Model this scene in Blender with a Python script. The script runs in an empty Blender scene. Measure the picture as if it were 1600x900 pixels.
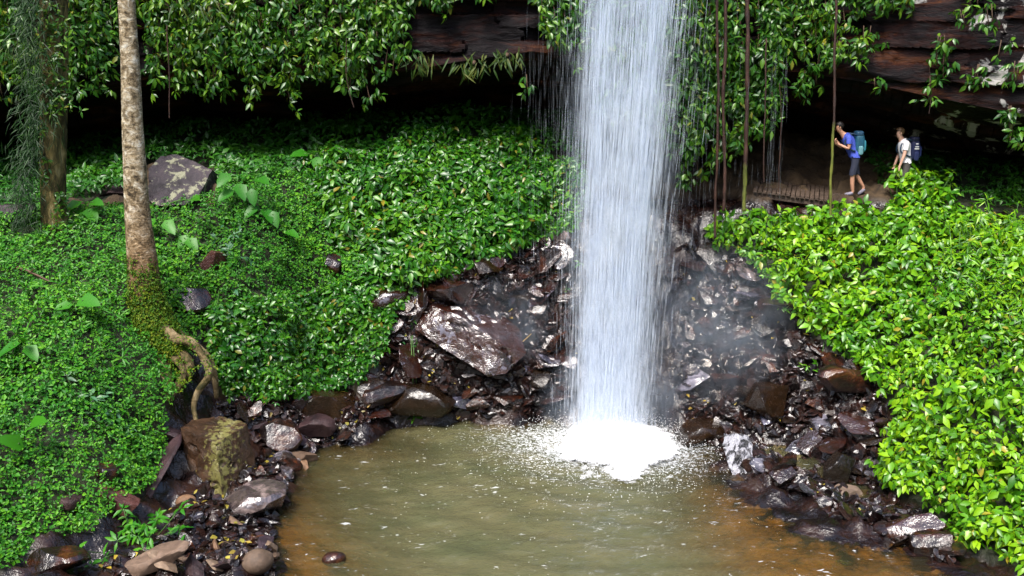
import bpy, bmesh, math, random
import numpy as np
from mathutils import Vector, Matrix

rng = np.random.default_rng(7)
random.seed(7)
R = math.radians
sc = bpy.context.scene
COL = sc.collection

# ------------------------------------------------------------------ camera
F = 1600.0
TH = R(12.0)
H = 8.0
cam_d = bpy.data.cameras.new('camera')
cam = bpy.data.objects.new('camera', cam_d)
COL.objects.link(cam)
cam.location = (0, 0, H)
cam.rotation_euler = (R(90) - TH, 0, 0)
cam_d.sensor_width = 36
cam_d.lens = 36
cam_d.clip_start = 0.1
cam_d.clip_end = 2000
sc.camera = cam
CT, ST = math.cos(TH), math.sin(TH)


def at(u, v, Y):
    a = (u - 800.0) / F
    b = (450.0 - v) / F
    dy = CT + b * ST
    dz = -ST + b * CT
    t = Y / dy
    return np.array([a * t, Y, H + dz * t])


def on_level(u, v, z=0.0):
    b = (450.0 - v) / F
    dz = -ST + b * CT
    t = (z - H) / dz
    return np.array([(u - 800.0) / F * t, t * (CT + b * ST), z])


def proj(P):
    P = np.asarray(P, float)
    x, y, z = P[..., 0], P[..., 1], P[..., 2] - H
    d = y * CT - z * ST
    w = y * ST + z * CT
    d = np.where(d < 0.1, 0.1, d)
    return 800 + F * x / d, 450 - F * w / d


# ------------------------------------------------------------------ noise
def _hash(i, j, k, seed):
    with np.errstate(over='ignore'):
        h = (i.astype(np.int64) * 374761393 + j.astype(np.int64) * 668265263 + k.astype(np.int64) * 2147483647 + seed * 1274126177) & 0xFFFFFFFF
        h = ((h ^ (h >> 13)) * 1274126177) & 0xFFFFFFFF
        h = h ^ (h >> 16)
        h = (h * 2246822519) & 0xFFFFFFFF
        h = h ^ (h >> 15)
    return (h & 0xFFFFFF) / float(0xFFFFFF)


def vnoise(x, y, z=0.0, seed=0):
    x, y, z = np.broadcast_arrays(np.asarray(x, float), np.asarray(y, float), np.asarray(z, float))
    i, j, k = np.floor(x), np.floor(y), np.floor(z)
    fx, fy, fz = x - i, y - j, z - k
    fx = fx * fx * (3 - 2 * fx)
    fy = fy * fy * (3 - 2 * fy)
    fz = fz * fz * (3 - 2 * fz)
    r = 0
    for di in (0, 1):
        for dj in (0, 1):
            for dk in (0, 1):
                w = (fx if di else 1 - fx) * (fy if dj else 1 - fy) * (fz if dk else 1 - fz)
                r = r + w * _hash(i + di, j + dj, k + dk, seed)
    return r * 2 - 1


def fbm(x, y, z=0.0, seed=0, oct=4, gain=.5):
    r, a, f, t = 0, 1.0, 1.0, 0
    for o in range(oct):
        r = r + a * vnoise(np.asarray(x) * f, np.asarray(y) * f, np.asarray(z) * f, seed + o * 17)
        t += a
        a *= gain
        f *= 2.03
    return r / t


def in_poly(u, v, poly):
    u = np.asarray(u); v = np.asarray(v)
    c = np.zeros(u.shape, bool)
    n = len(poly)
    for a in range(n):
        x1, y1 = poly[a]; x2, y2 = poly[(a + 1) % n]
        cond = ((y1 > v) != (y2 > v))
        with np.errstate(divide='ignore', invalid='ignore'):
            xi = (x2 - x1) * (v - y1) / (y2 - y1 + 1e-12) + x1
        c ^= cond & (u < xi)
    return c


def smooth(a, b, x):
    t = np.clip((np.asarray(x, float) - a) / (b - a), 0, 1)
    return t * t * (3 - 2 * t)


# ------------------------------------------------------------------ object helpers
def mesh_from(name, V, tris=None, polys=None, mat=None, shade=False):
    """fast mesh builder: V (n,3), tris (m,3) and/or polys (k,4)"""
    V = np.asarray(V, np.float32)
    me = bpy.data.meshes.new(name)
    me.vertices.add(len(V))
    me.vertices.foreach_set('co', V.ravel())
    loops, starts = [], []
    off = 0
    if tris is not None and len(tris):
        T = np.asarray(tris, np.int32)
        loops.append(T.ravel()); starts.append(np.arange(len(T), dtype=np.int32) * 3); off = T.size
    if polys is not None and len(polys):
        Q = np.asarray(polys, np.int32)
        loops.append(Q.ravel()); starts.append(off + np.arange(len(Q), dtype=np.int32) * 4)
    loops = np.concatenate(loops); starts = np.concatenate(starts)
    me.loops.add(len(loops))
    me.loops.foreach_set('vertex_index', loops)
    me.polygons.add(len(starts))
    me.polygons.foreach_set('loop_start', starts)
    if shade:
        me.polygons.foreach_set('use_smooth', np.ones(len(starts), bool))
    else:
        me.polygons.foreach_set('use_smooth', np.zeros(len(starts), bool))
    me.update(calc_edges=True)
    me.validate()
    if mat:
        me.materials.append(mat)
    return me


def obj(name, me, parent=None, loc=None):
    o = bpy.data.objects.new(name, me)
    COL.objects.link(o)
    if parent is not None:
        o.parent = parent
    if loc is not None:
        o.location = loc
    return o


def tag(o, label, cat=None, group=None, kind=None):
    if label: o['label'] = label
    if cat: o['category'] = cat
    if group: o['group'] = group
    if kind: o['kind'] = kind
    return o


def empty(name, loc, label, cat, group=None):
    o = bpy.data.objects.new(name, None)
    COL.objects.link(o)
    o.location = [float(c) for c in loc]
    o.empty_display_size = .2
    return tag(o, label, cat, group)


class MB:
    """collects tri / quad pieces"""
    def __init__(s):
        s.V, s.T, s.Q, s.n = [], [], [], 0

    def add(s, V, T=None, Q=None):
        V = np.asarray(V, float)
        if T is not None and len(T): s.T.append(np.asarray(T, int) + s.n)
        if Q is not None and len(Q): s.Q.append(np.asarray(Q, int) + s.n)
        s.V.append(V); s.n += len(V)

    def build(s, name, mat, parent=None, origin=None, shade=True):
        V = np.concatenate(s.V)
        if origin is not None: V = V - np.asarray(origin)
        T = np.concatenate(s.T) if s.T else None
        Q = np.concatenate(s.Q) if s.Q else None
        return obj(name, mesh_from(name, V, T, Q, mat, shade), parent)


def tube_geo(pts, rad, seg=8, wob=0.0, seed=0, cap=True):
    pts = np.asarray(pts, float)
    n = len(pts)
    rad = np.broadcast_to(np.asarray(rad, float), (n,))
    tang = np.gradient(pts, axis=0)
    tang /= np.linalg.norm(tang, axis=1, keepdims=True) + 1e-9
    ref = np.array([0.0, 1.0, 0.0]) if abs(tang[0][1]) < .9 else np.array([1.0, 0, 0])
    V = []
    for i in range(n):
        t = tang[i]
        a = np.cross(ref, t); a /= np.linalg.norm(a) + 1e-9
        b = np.cross(t, a)
        ref = np.cross(t, a) if False else ref - 0
        ang = np.linspace(0, 2 * np.pi, seg, endpoint=False)
        r = np.full(seg, rad[i])
        if wob:
            r = r * (1 + wob * fbm(np.cos(ang) * 1.3 + seed * 3.1, np.sin(ang) * 1.3, pts[i][2] * 1.2 + i * .05, seed, 3))
        V.append(pts[i] + np.outer(np.cos(ang) * r, a) + np.outer(np.sin(ang) * r, b))
    V = np.concatenate(V)
    Q = []
    for i in range(n - 1):
        for k in range(seg):
            k2 = (k + 1) % seg
            Q.append((i * seg + k, i * seg + k2, (i + 1) * seg + k2, (i + 1) * seg + k))
    T = []
    if cap:
        V = np.vstack([V, pts[0], pts[-1]])
        c0, c1 = n * seg, n * seg + 1
        for k in range(seg):
            k2 = (k + 1) % seg
            T.append((c0, k2, k)); T.append((c1, (n - 1) * seg + k, (n - 1) * seg + k2))
    return V, T, Q


def spline(pts, n):
    pts = np.asarray(pts, float)
    m = len(pts)
    t = np.linspace(0, m - 1, n)
    out = []
    for tt in t:
        i = min(int(tt), m - 2); f = tt - i
        p0, p1, p2, p3 = pts[max(i - 1, 0)], pts[i], pts[i + 1], pts[min(i + 2, m - 1)]
        out.append(.5 * ((2 * p1) + (-p0 + p2) * f + (2 * p0 - 5 * p1 + 4 * p2 - p3) * f * f + (-p0 + 3 * p1 - 3 * p2 + p3) * f ** 3))
    return np.array(out)


# ------------------------------------------------------------------ leaves
def norm(a):
    return a / (np.linalg.norm(a, axis=-1, keepdims=True) + 1e-9)


def leaf_geo(P, D, N, L, W, curl=.25, simple=False, wide=.4):
    """P base points, D directions, N leaf normals; returns V, T"""
    n = len(P)
    D = norm(D); S = norm(np.cross(D, N)); N = np.cross(S, D)
    L = np.asarray(L)[:, None]; W = np.asarray(W)[:, None]
    curl = np.broadcast_to(np.asarray(curl, float), (n,))[:, None]
    fold = .28
    if simple:
        m = P + D * L * .5
        V = np.stack([P, m - S * W + N * W * fold, P + D * L - N * L * curl, m + S * W + N * W * fold], 1)
        base = np.arange(n)[:, None] * 4
        T = np.concatenate([base + np.array([0, 1, 2]), base + np.array([0, 2, 3])], 1).reshape(-1, 3)
        return V.reshape(-1, 3), T
    def rib(t): return P + D * L * t - N * L * curl * t * t
    r1, r2, tip = rib(wide * .8), rib(.68), rib(1.0)
    l1 = rib(wide) - S * W + N * W * fold; l2 = rib(.75) - S * W * .62 + N * W * fold * .6
    q1 = rib(wide) + S * W + N * W * fold; q2 = rib(.75) + S * W * .62 + N * W * fold * .6
    V = np.stack([P, r1, r2, tip, l1, l2, q1, q2], 1)
    tri = np.array([[0, 1, 4], [1, 5, 4], [1, 2, 5], [2, 3, 5], [0, 6, 1], [1, 6, 7], [1, 7, 2], [2, 7, 3]])
    T = (np.arange(n)[:, None, None] * 8 + tri[None]).reshape(-1, 3)
    return V.reshape(-1, 3), T


def rosettes(C, A, nl, L, ratio=.42, elev=(-.7, .3), curl=.3, jit=.35, up=.0):
    """whorls of leaves round shoot tips C with axes A"""
    n = len(C)
    A = norm(np.asarray(A, float) + rng.normal(0, jit, (n, 3)))
    k = nl
    A2 = np.repeat(A, k, 0)
    C2 = np.repeat(C, k, 0)
    h = norm(np.cross(A2, np.tile([[.3, .5, .8]], (n * k, 1)) + 0.01))
    g = np.cross(A2, h)
    ph = np.tile(np.arange(k) * (2 * np.pi / k), n) + np.repeat(rng.uniform(0, 6.28, n), k) + rng.normal(0, .3, n * k)
    el = rng.uniform(elev[0], elev[1], n * k)
    rad = h * np.cos(ph)[:, None] + g * np.sin(ph)[:, None]
    D = rad * np.cos(el)[:, None] + A2 * np.sin(el)[:, None]
    D = norm(D + np.array([0, 0, up]))
    N = A2 * np.cos(el)[:, None] - rad * np.sin(el)[:, None]
    N = norm(N + rng.normal(0, .22, (n * k, 3)))
    LL = np.repeat(L, k) * rng.uniform(.65, 1.15, n * k)
    keep = rng.random(n * k) > .12
    P = C2 + D * (LL * .08)[:, None] + A2 * rng.uniform(-.04, .04, n * k)[:, None]
    return [a[keep] for a in (P, D, N, LL, LL * ratio * rng.uniform(.8, 1.15, n * k) * .5 * 2 * .5)]


# ------------------------------------------------------------------ materials
def new_mat(name):
    m = bpy.data.materials.new(name)
    m.use_nodes = True
    nt = m.node_tree
    nt.nodes.clear()
    out = nt.nodes.new('ShaderNodeOutputMaterial')
    return m, nt, out


def N_(nt, t, **kw):
    n = nt.nodes.new(t)
    for k, v in kw.items():
        if k.startswith('i_'):
            n.inputs[k[2:].replace('_', ' ')].default_value = v
        else:
            setattr(n, k, v)
    return n


def ramp(nt, fac, stops, interp='LINEAR'):
    r = nt.nodes.new('ShaderNodeValToRGB')
    r.color_ramp.interpolation = interp
    e = r.color_ramp.elements
    while len(e) < len(stops): e.new(.5)
    for i, (p, c) in enumerate(stops):
        e[i].position = p
        e[i].color = tuple(c) + (1,) if len(c) == 3 else c
    nt.links.new(fac, r.inputs[0])
    return r.outputs[0]


def noise(nt, scale, detail=4, rough=.6, vec=None, dist=0.0, kind='ShaderNodeTexNoise'):
    n = nt.nodes.new(kind)
    n.inputs['Scale'].default_value = scale
    if kind == 'ShaderNodeTexNoise':
        n.inputs['Detail'].default_value = detail
        n.inputs['Roughness'].default_value = rough
        n.inputs['Distortion'].default_value = dist
    if vec is not None: nt.links.new(vec, n.inputs['Vector'])
    return n


def mixc(nt, fac, a, b, mode='MIX'):
    m = nt.nodes.new('ShaderNodeMix')
    m.data_type = 'RGBA'; m.blend_type = mode
    for s, v in ((m.inputs[0], fac), (m.inputs[6], a), (m.inputs[7], b)):
        if hasattr(v, 'is_output') or isinstance(v, bpy.types.NodeSocket): nt.links.new(v, s)
        elif isinstance(v, (int, float)): s.default_value = v
        else: s.default_value = tuple(v) + (1,) if len(v) == 3 else v
    return m.outputs[2]


def coords(nt, scale=(1, 1, 1), kind='Object'):
    tc = nt.nodes.new('ShaderNodeTexCoord')
    mp = nt.nodes.new('ShaderNodeMapping')
    mp.inputs['Scale'].default_value = scale
    nt.links.new(tc.outputs[kind], mp.inputs['Vector'])
    return mp.outputs[0]


def world_pos(nt, scale=(1, 1, 1)):
    g = nt.nodes.new('ShaderNodeNewGeometry')
    mp = nt.nodes.new('ShaderNodeMapping')
    mp.inputs['Scale'].default_value = scale
    nt.links.new(g.outputs['Position'], mp.inputs['Vector'])
    return mp.outputs[0]


def leaf_mat(name, c_dark, c_mid, c_light, odd=None, rough=.38, trans=.17, big=.5, spec=.5):
    m, nt, out = new_mat(name)
    geo = nt.nodes.new('ShaderNodeNewGeometry')
    cr = [(0.0, c_dark), (.52, c_mid), (.95, c_light)]
    if odd: cr += [(.972, c_light), (.978, odd), (1.0, odd)]
    col = ramp(nt, geo.outputs['Random Per Island'], cr)
    pos = world_pos(nt)
    nz = noise(nt, big, 3, .5, pos)
    tint = ramp(nt, nz.outputs['Fac'], [(.3, (.62, .80, .95)), (.5, (1, 1, 1)), (.72, (1.35, 1.15, .75))])
    col = mixc(nt, 1.0, col, tint, 'MULTIPLY')
    p = N_(nt, 'ShaderNodeBsdfPrincipled')
    p.inputs['Roughness'].default_value = rough
    p.inputs['Specular IOR Level'].default_value = spec
    nt.links.new(col, p.inputs['Base Color'])
    tr = N_(nt, 'ShaderNodeBsdfTranslucent')
    tcol = mixc(nt, 1.0, col, (1.15, 1.15, .5), 'MULTIPLY')
    nt.links.new(tcol, tr.inputs['Color'])
    mx = N_(nt, 'ShaderNodeMixShader')
    mx.inputs[0].default_value = trans
    nt.links.new(p.outputs[0], mx.inputs[1]); nt.links.new(tr.outputs[0], mx.inputs[2])
    nt.links.new(mx.outputs[0], out.inputs[0])
    return m


def rock_mat(name, stops, rough=(.15, .55), scale=2.2, bump=.5, spec=.6, coat=.0, moss=None, pale=None, pale_amt=.62, stretch=(1, 1, 1), bscale=9, kind='Object', rnd=True, ior=1.5, moss_x=None, bd=7):
    m, nt, out = new_mat(name)
    v = coords(nt, stretch, kind) if kind == 'Object' else world_pos(nt, stretch)
    if rnd:
        oi = N_(nt, 'ShaderNodeObjectInfo')
        ad = N_(nt, 'ShaderNodeVectorMath', operation='MULTIPLY_ADD')
        cmb = N_(nt, 'ShaderNodeCombineXYZ')
        nt.links.new(oi.outputs['Random'], cmb.inputs[0]); nt.links.new(oi.outputs['Random'], cmb.inputs[1])
        nt.links.new(cmb.outputs[0], ad.inputs[0]); ad.inputs[1].default_value = (37, 51, 13)
        nt.links.new(v, ad.inputs[2]); v = ad.outputs[0]
    n1 = noise(nt, scale, 6, .65, v, .6)
    col = ramp(nt, n1.outputs['Fac'], stops)
    n2 = noise(nt, scale * 7, 5, .7, v)
    col = mixc(nt, .55, col, ramp(nt, n2.outputs['Fac'], [(.3, (.45, .45, .45)), (.7, (1.35, 1.35, 1.35))]), 'MULTIPLY')
    if rnd:
        col = mixc(nt, .8, col, ramp(nt, oi.outputs['Random'], [(0, (.6, .55, .55)), (.35, (1.0, .8, .7)), (.6, (1.3, .9, .6)), (.8, (.95, .95, 1.1)), (1, (1.7, 1.45, 1.2))]), 'MULTIPLY')
    if pale:
        n3 = noise(nt, scale * 1.3, 6, .7, v, .3)
        f = ramp(nt, n3.outputs['Fac'], [(pale_amt, (0, 0, 0)), (pale_amt + .06, (1, 1, 1))])
        col = mixc(nt, f, col, pale)
    if moss:
        g = N_(nt, 'ShaderNodeNewGeometry')
        sp = N_(nt, 'ShaderNodeSeparateXYZ'); nt.links.new(g.outputs['Normal'], sp.inputs[0])
        n4 = noise(nt, scale * (4.5 if moss_x else 1.7), 7, .75, v)
        mm = N_(nt, 'ShaderNodeMath', operation='MULTIPLY_ADD'); nt.links.new(sp.outputs[2], mm.inputs[0]); mm.inputs[1].default_value = .25
        nt.links.new(n4.outputs['Fac'], mm.inputs[2])
        f = ramp(nt, mm.outputs[0], [(.58, (0, 0, 0)), (.68, (1, 1, 1))])
        if moss_x:
            tcx = coords(nt); sx_ = N_(nt, 'ShaderNodeSeparateXYZ'); nt.links.new(tcx, sx_.inputs[0])
            ab = N_(nt, 'ShaderNodeMath', operation='ABSOLUTE'); nt.links.new(sx_.outputs[0], ab.inputs[0])
            ma = N_(nt, 'ShaderNodeMath', operation='MULTIPLY_ADD'); nt.links.new(n4.outputs['Fac'], ma.inputs[0]); ma.inputs[1].default_value = -2.2; nt.links.new(ab.outputs[0], ma.inputs[2]); m9 = N_(nt, 'ShaderNodeMath', operation='ADD'); nt.links.new(ma.outputs[0], m9.inputs[0]); m9.inputs[1].default_value = 1.02; ma = m9
            f = ramp(nt, ma.outputs[0], [(.0, (.85, .85, .85)), (.10, (0, 0, 0))])
        col = mixc(nt, f, col, moss)
    p = N_(nt, 'ShaderNodeBsdfPrincipled')
    nt.links.new(col, p.inputs['Base Color'])
    p.inputs['Specular IOR Level'].default_value = spec
    p.inputs['Coat Weight'].default_value = coat
    p.inputs['Coat Roughness'].default_value = .06
    p.inputs['IOR'].default_value = ior
    rr = ramp(nt, n2.outputs['Fac'], [(.35, (rough[0],) * 3), (.68, (rough[1],) * 3)])
    nt.links.new(rr, p.inputs['Roughness'])
    b = N_(nt, 'ShaderNodeBump'); b.inputs['Strength'].default_value = bump; b.inputs['Distance'].default_value = .06
    n5 = noise(nt, bscale, bd, .7 if bd > 4 else .5, v, .4)
    nt.links.new(n5.outputs['Fac'], b.inputs['Height']); nt.links.new(b.outputs[0], p.inputs['Normal'])
    nt.links.new(b.outputs[0], p.inputs['Coat Normal'])
    nt.links.new(p.outputs[0], out.inputs[0])
    return m


def plain(name, col, rough=.7, var=.25, scale=12, spec=.4):
    m, nt, out = new_mat(name)
    v = coords(nt)
    n = noise(nt, scale, 4, .6, v)
    c = mixc(nt, 1.0, col, ramp(nt, n.outputs['Fac'], [(.25, (1 - var,) * 3), (.75, (1 + var,) * 3)]), 'MULTIPLY')
    p = N_(nt, 'ShaderNodeBsdfPrincipled')
    p.inputs['Roughness'].default_value = rough; p.inputs['Specular IOR Level'].default_value = spec
    nt.links.new(c, p.inputs['Base Color'])
    nt.links.new(p.outputs[0], out.inputs[0])
    return m


# leaf colours
M_ground = leaf_mat('small_leaf', (.012, .085, .003), (.032, .170, .006), (.092, .27, .010), rough=.5, big=.45, spec=.3)
M_bright = leaf_mat('bright_leaf', (.022, .105, .002), (.080, .235, .004), (.19, .37, .008), odd=(.24, .22, .02), rough=.36, big=.4, spec=.4)
M_shrub = leaf_mat('shrub_leaf', (.008, .060, .003), (.026, .130, .005), (.075, .21, .009), odd=(.15, .14, .015), rough=.34, big=.5, spec=.45)
M_vine = leaf_mat('vine_leaf', (.008, .050, .004), (.028, .105, .006), (.095, .20, .010), odd=(.15, .16, .015), rough=.36, big=.7, spec=.45)
M_shade = leaf_mat('shade_leaf', (.013, .080, .006), (.024, .120, .008), (.046, .16, .011), rough=.4, spec=.4)  # leaf colour darkened to carry the shade of the recess
M_needle = leaf_mat('strap_leaf', (.004, .020, .003), (.008, .036, .005), (.022, .066, .010), rough=.5, spec=.3)
M_fern = leaf_mat('fern_leaf', (.010, .032, .003), (.022, .055, .005), (.06, .08, .010), rough=.55, spec=.25)
M_taro = leaf_mat('broad_leaf', (.014, .11, .004), (.030, .17, .007), (.07, .24, .012), rough=.42, trans=.3, spec=.3)
M_moss = leaf_mat('moss_leaf', (.020, .080, .004), (.055, .125, .006), (.12, .165, .010), rough=.6, spec=.2)
M_blue = leaf_mat('bluish_leaf', (.02, .085, .03), (.045, .14, .06), (.09, .20, .10), rough=.4, spec=.4)

M_wet = rock_mat('wet_rock', [(.3, (.003, .003, .003)), (.46, (.010, .006, .005)), (.58, (.036, .012, .006)), (.68, (.070, .030, .010)), (.8, (.035, .026, .024))], rough=(.06, .30), spec=.45, coat=.12, pale=(.06, .058, .07), pale_amt=.68, bump=.6, bscale=4, ior=1.6, bd=5)
M_slab = rock_mat('wet_slab_rock', [(.3, (.004, .003, .003)), (.5, (.026, .008, .004)), (.62, (.020, .012, .012)), (.8, (.045, .04, .05))], rough=(.05, .26), spec=.6, coat=.35, pale=(.12, .115, .15), pale_amt=.59, scale=1.6, bump=.8, bscale=3.0, ior=1.75, bd=5)
M_darkslab = rock_mat('dark_mossy_rock', [(.3, (.004, .003, .002)), (.55, (.013, .008, .004)), (.8, (.026, .017, .009))], rough=(.08, .34), spec=.45, coat=.12, ior=1.5, bump=.5, bscale=4, bd=5)
M_dry = rock_mat('dry_stone', [(.3, (.07, .052, .038)), (.55, (.14, .105, .075)), (.8, (.22, .18, .14))], rough=(.45, .8), spec=.3, bump=.4)
M_purple = rock_mat('purple_rock', [(.3, (.010, .007, .009)), (.52, (.032, .020, .026)), (.75, (.066, .048, .054))], rough=(.3, .65), spec=.4, pale=(.10, .10, .11), pale_amt=.67, bump=.7, ior=1.45)
M_lichen = rock_mat('lichen_rock', [(.3, (.010, .008, .009)), (.52, (.032, .026, .030)), (.75, (.060, .047, .048))], rough=(.5, .8), spec=.3, pale=(.20, .20, .13), pale_amt=.53, bump=.7, scale=2.6)
M_red = rock_mat('red_rock', [(.3, (.022, .009, .008)), (.52, (.062, .022, .018)), (.75, (.12, .06, .045))], rough=(.2, .55), spec=.5, bump=.6, ior=1.5)
M_block = rock_mat('mossy_block_rock', [(.3, (.010, .007, .004)), (.52, (.034, .021, .012)), (.75, (.085, .055, .034))], rough=(.25, .6), spec=.5, moss=(.16, .15, .045), scale=2.2, bump=.9, bscale=6, ior=1.45, moss_x=True)
M_pale = rock_mat('pale_wet_rock', [(.32, (.010, .010, .014)), (.5, (.045, .045, .06)), (.7, (.20, .20, .25))], rough=(.06, .3), spec=.7, coat=.5, bump=.9, bscale=4, ior=1.6, bd=4)
M_white = rock_mat('white_streaked_rock', [(.40, (.006, .006, .008)), (.46, (.04, .04, .05)), (.50, (.34, .34, .38)), (.75, (.50, .51, .56))], rough=(.12, .4), spec=.8, coat=.3, stretch=(2.6, 2.6, .8), bump=1.0, ior=1.5, rnd=False)

# ------------------------------------------------------------------ terrain
shore = [(440, 905), (425, 850), (432, 800), (455, 745), (500, 700), (550, 664), (640, 664), (720, 655), (860, 652), (1000, 652), (1065, 680), (1130, 720), (1180, 745), (1260, 785), (1340, 808), (1400, 845), (1470, 885), (1540, 925)]
ctrl = []
for u, v in shore: ctrl.append(on_level(u, v, 0.0))
for u, v in [(1160, 708), (1235, 748), (1320, 785), (1400, 815), (400, 770), (420, 720), (480, 672)]: ctrl.append(on_level(u, v, .28))
# (u, v, Y) of the bare ground, then read into the world
for u, v, Y in [
    # left bank
    (-20, 890, 14.2), (-20, 760, 15.4), (0, 620, 17.2), (0, 480, 19.2), (0, 400, 20.8), (0, 345, 22.8), (150, 860, 15.4), (240, 880, 15.0), (250, 780, 17.2), (140, 700, 16.6),
    (330, 880, 15.3), (350, 800, 17.1), (130, 560, 18.3), (130, 440, 20.2), (230, 480, 20.2), (250, 600, 19.0), (290, 650, 19.2), (250, 690, 18.4), (300, 720, 18.4),
    (110, 350, 22.2), (290, 310, 23.6), (300, 430, 21.8), (330, 520, 21.0), (340, 620, 20.4), (400, 660, 20.6), (470, 640, 21.8), (420, 720, 19.3),
    (450, 300, 24.2), (450, 400, 22.9), (440, 500, 21.9), (440, 600, 21.2), (540, 600, 22.0), (560, 500, 22.6), (600, 640, 22.3),
    # centre mound
    (540, 290, 25.0), (560, 400, 23.6), (640, 450, 23.3), (650, 250, 26.0), (680, 330, 24.7), (700, 400, 23.9), (700, 560, 22.9), (740, 500, 23.2), (780, 260, 26.0), (800, 330, 24.9), (800, 410, 24.2), (800, 560, 23.1), (880, 390, 24.7), (880, 500, 23.8), (880, 600, 23.0), (900, 300, 25.6),
    (1000, 300, 26.0), (1000, 370, 24.9), (1000, 450, 24.2), (1000, 560, 23.3), (1060, 330, 25.6), (1080, 400, 24.8), (1090, 500, 23.8), (1080, 620, 22.6),
    # right bank
    (1130, 350, 25.3), (1200, 345, 25.0), (1180, 440, 24.1), (1180, 540, 23.2), (1150, 640, 22.1), (1250, 350, 24.9), (1300, 340, 24.8), (1260, 460, 23.2), (1290, 560, 22.1), (1270, 660, 21.1), (1230, 740, 20.6),
    (1400, 350, 24.4), (1400, 450, 22.8), (1380, 560, 21.4), (1380, 660, 20.0), (1400, 760, 18.7), (1500, 360, 23.7), (1500, 500, 21.2), (1480, 620, 19.4), (1480, 740, 17.9), (1480, 830, 17.0), (1600, 380, 22.8), (1600, 540, 19.8), (1600, 700, 17.3), (1600, 820, 15.9), (1640, 900, 14.8),
    # shelf with the walking track
    (1180, 312, 25.6), (1290, 325, 25.2), (1200, 296, 27.0), (1300, 302, 26.4), (1340, 306, 25.4), (1420, 312, 25.4), (1520, 318, 25.0), (1600, 330, 24.6), (1200, 262, 28.0), (1330, 255, 28.0), (1450, 250, 28.0), (1600, 240, 27.5), (1100, 270, 28.0),
    (0, 300, 25.0), (150, 285, 25.6), (300, 270, 26.0), (450, 262, 26.6), (0, 235, 28.5), (200, 222, 28.5), (400, 208, 28.5), (600, 192, 28.5), (800, 192, 28.5), (1000, 230, 28.5),
]:
    ctrl.append(at(u, v, Y))
# slopes beyond the frame and the pool bed
ctrl += [np.array(p, float) for p in [
    (-12, 12, 3.2), (-15, 18, 6), (-15, 24, 7), (-15, 30, 8), (-6.5, 11, .9), (12, 12, 2.2), (14, 18, 4.6), (15, 24, 6.6), (15, 30, 8), (8, 11, .5),
    (-8, 31, 7.0), (0, 31, 6.9), (8, 31, 6.9), (0, 20, -.75), (2, 21, -.8), (-1.5, 18, -.65), (1.5, 18, -.8), (0, 15, -.7), (3, 15, -.55), (5.2, 15.2, -.11), (5.4, 16.4, -.08), (4.2, 16.8, -.14), (4.0, 18.3, -.13), (4.0, 15.4, -.2), (-3.2, 15.5, -.18), (-2.9, 18, -.38), (-2, 21.3, -.28), (0, 11, -.7), (4, 11, -.5), (0, 22, -.4)]]
ctrl = np.array(ctrl)


def _phi(r2): return r2 * np.log(r2 + 1e-9) * .5


def fit_tps(P, z, lam):
    n = len(P)
    d2 = ((P[:, None] - P[None]) ** 2).sum(-1)
    A = np.zeros((n + 3, n + 3))
    A[:n, :n] = _phi(d2) + np.eye(n) * lam
    A[:n, n] = 1; A[:n, n + 1:] = P
    A[n, :n] = 1; A[n + 1:, :n] = P.T
    return np.linalg.solve(A, np.concatenate([z, [0, 0, 0]]))


_tw = fit_tps(ctrl[:, :2], ctrl[:, 2], .12)


def base_z(x, y):
    x = np.asarray(x, float); y = np.asarray(y, float)
    sh = np.broadcast(x, y).shape
    X = np.broadcast_to(x, sh).ravel(); Y = np.broadcast_to(y, sh).ravel()
    cx = np.clip(X, -16, 16); cy = np.clip(Y, 10, 32)
    z = np.empty(len(X))
    for s in range(0, len(X), 40000):
        q = np.stack([cx[s:s + 40000], cy[s:s + 40000]], 1)
        d2 = ((q[:, None] - ctrl[None, :, :2]) ** 2).sum(-1)
        z[s:s + 40000] = _phi(d2) @ _tw[:-3] + _tw[-3] + q @ _tw[-2:]
    d = np.hypot(X - cx, np.where(Y < 10, 0, Y - cy))
    z = z + 14 * smooth(0, 22, d) + 10 * smooth(15, 60, d)
    # unseen rise behind the viewpoint, added to keep low sky light off the shelter
    z = z + 24 * smooth(4, 40, -Y) + 4 * smooth(6, -4, Y) * smooth(2, 8, np.abs(X - 1))
    return z.reshape(sh)


# zones, drawn on the ground as seen from the viewpoint
Z_RIGHT = [(1105, 362), (1180, 338), (1290, 343), (1350, 334), (1400, 318), (1450, 308), (1500, 335), (1600, 350), (1950, 320), (2300, 500), (2300, 1100), (1640, 960), (1590, 885), (1500, 850), (1450, 800), (1390, 770), (1370, 720), (1400, 640), (1370, 590), (1300, 545), (1240, 500), (1200, 440), (1165, 405), (1110, 385)]
Z_CENTRE = [(470, 275), (640, 235), (800, 225), (900, 262), (915, 310), (900, 365), (830, 380), (760, 412), (690, 440), (640, 445), (570, 440), (520, 380), (500, 320)]
Z_MID = [(325, 480), (420, 470), (560, 440), (650, 455), (610, 500), (590, 560), (560, 600), (490, 620), (430, 628), (350, 622), (320, 570)]
Z_LEFT = [(-700, 330), (60, 352), (160, 325), (330, 320), (345, 300), (430, 265), (520, 270), (540, 360), (580, 430), (560, 445), (420, 470), (330, 478), (315, 520), (262, 600), (250, 665), (262, 690), (225, 770), (165, 800), (150, 830), (60, 850), (20, 890), (-300, 960), (-900, 960)]
Z_BACK = [(-700, 170), (100, 175), (500, 160), (900, 165), (905, 262), (800, 232), (640, 238), (480, 275), (345, 300), (330, 262), (230, 262), (200, 300), (60, 350), (-700, 330)]
Z_BACKR = [(1440, 235), (1620, 215), (2000, 200), (2000, 330), (1600, 335), (1500, 318), (1450, 290)]
ZONES_VEG = [Z_RIGHT, Z_CENTRE, Z_MID, Z_LEFT, Z_BACK, Z_BACKR]


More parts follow.
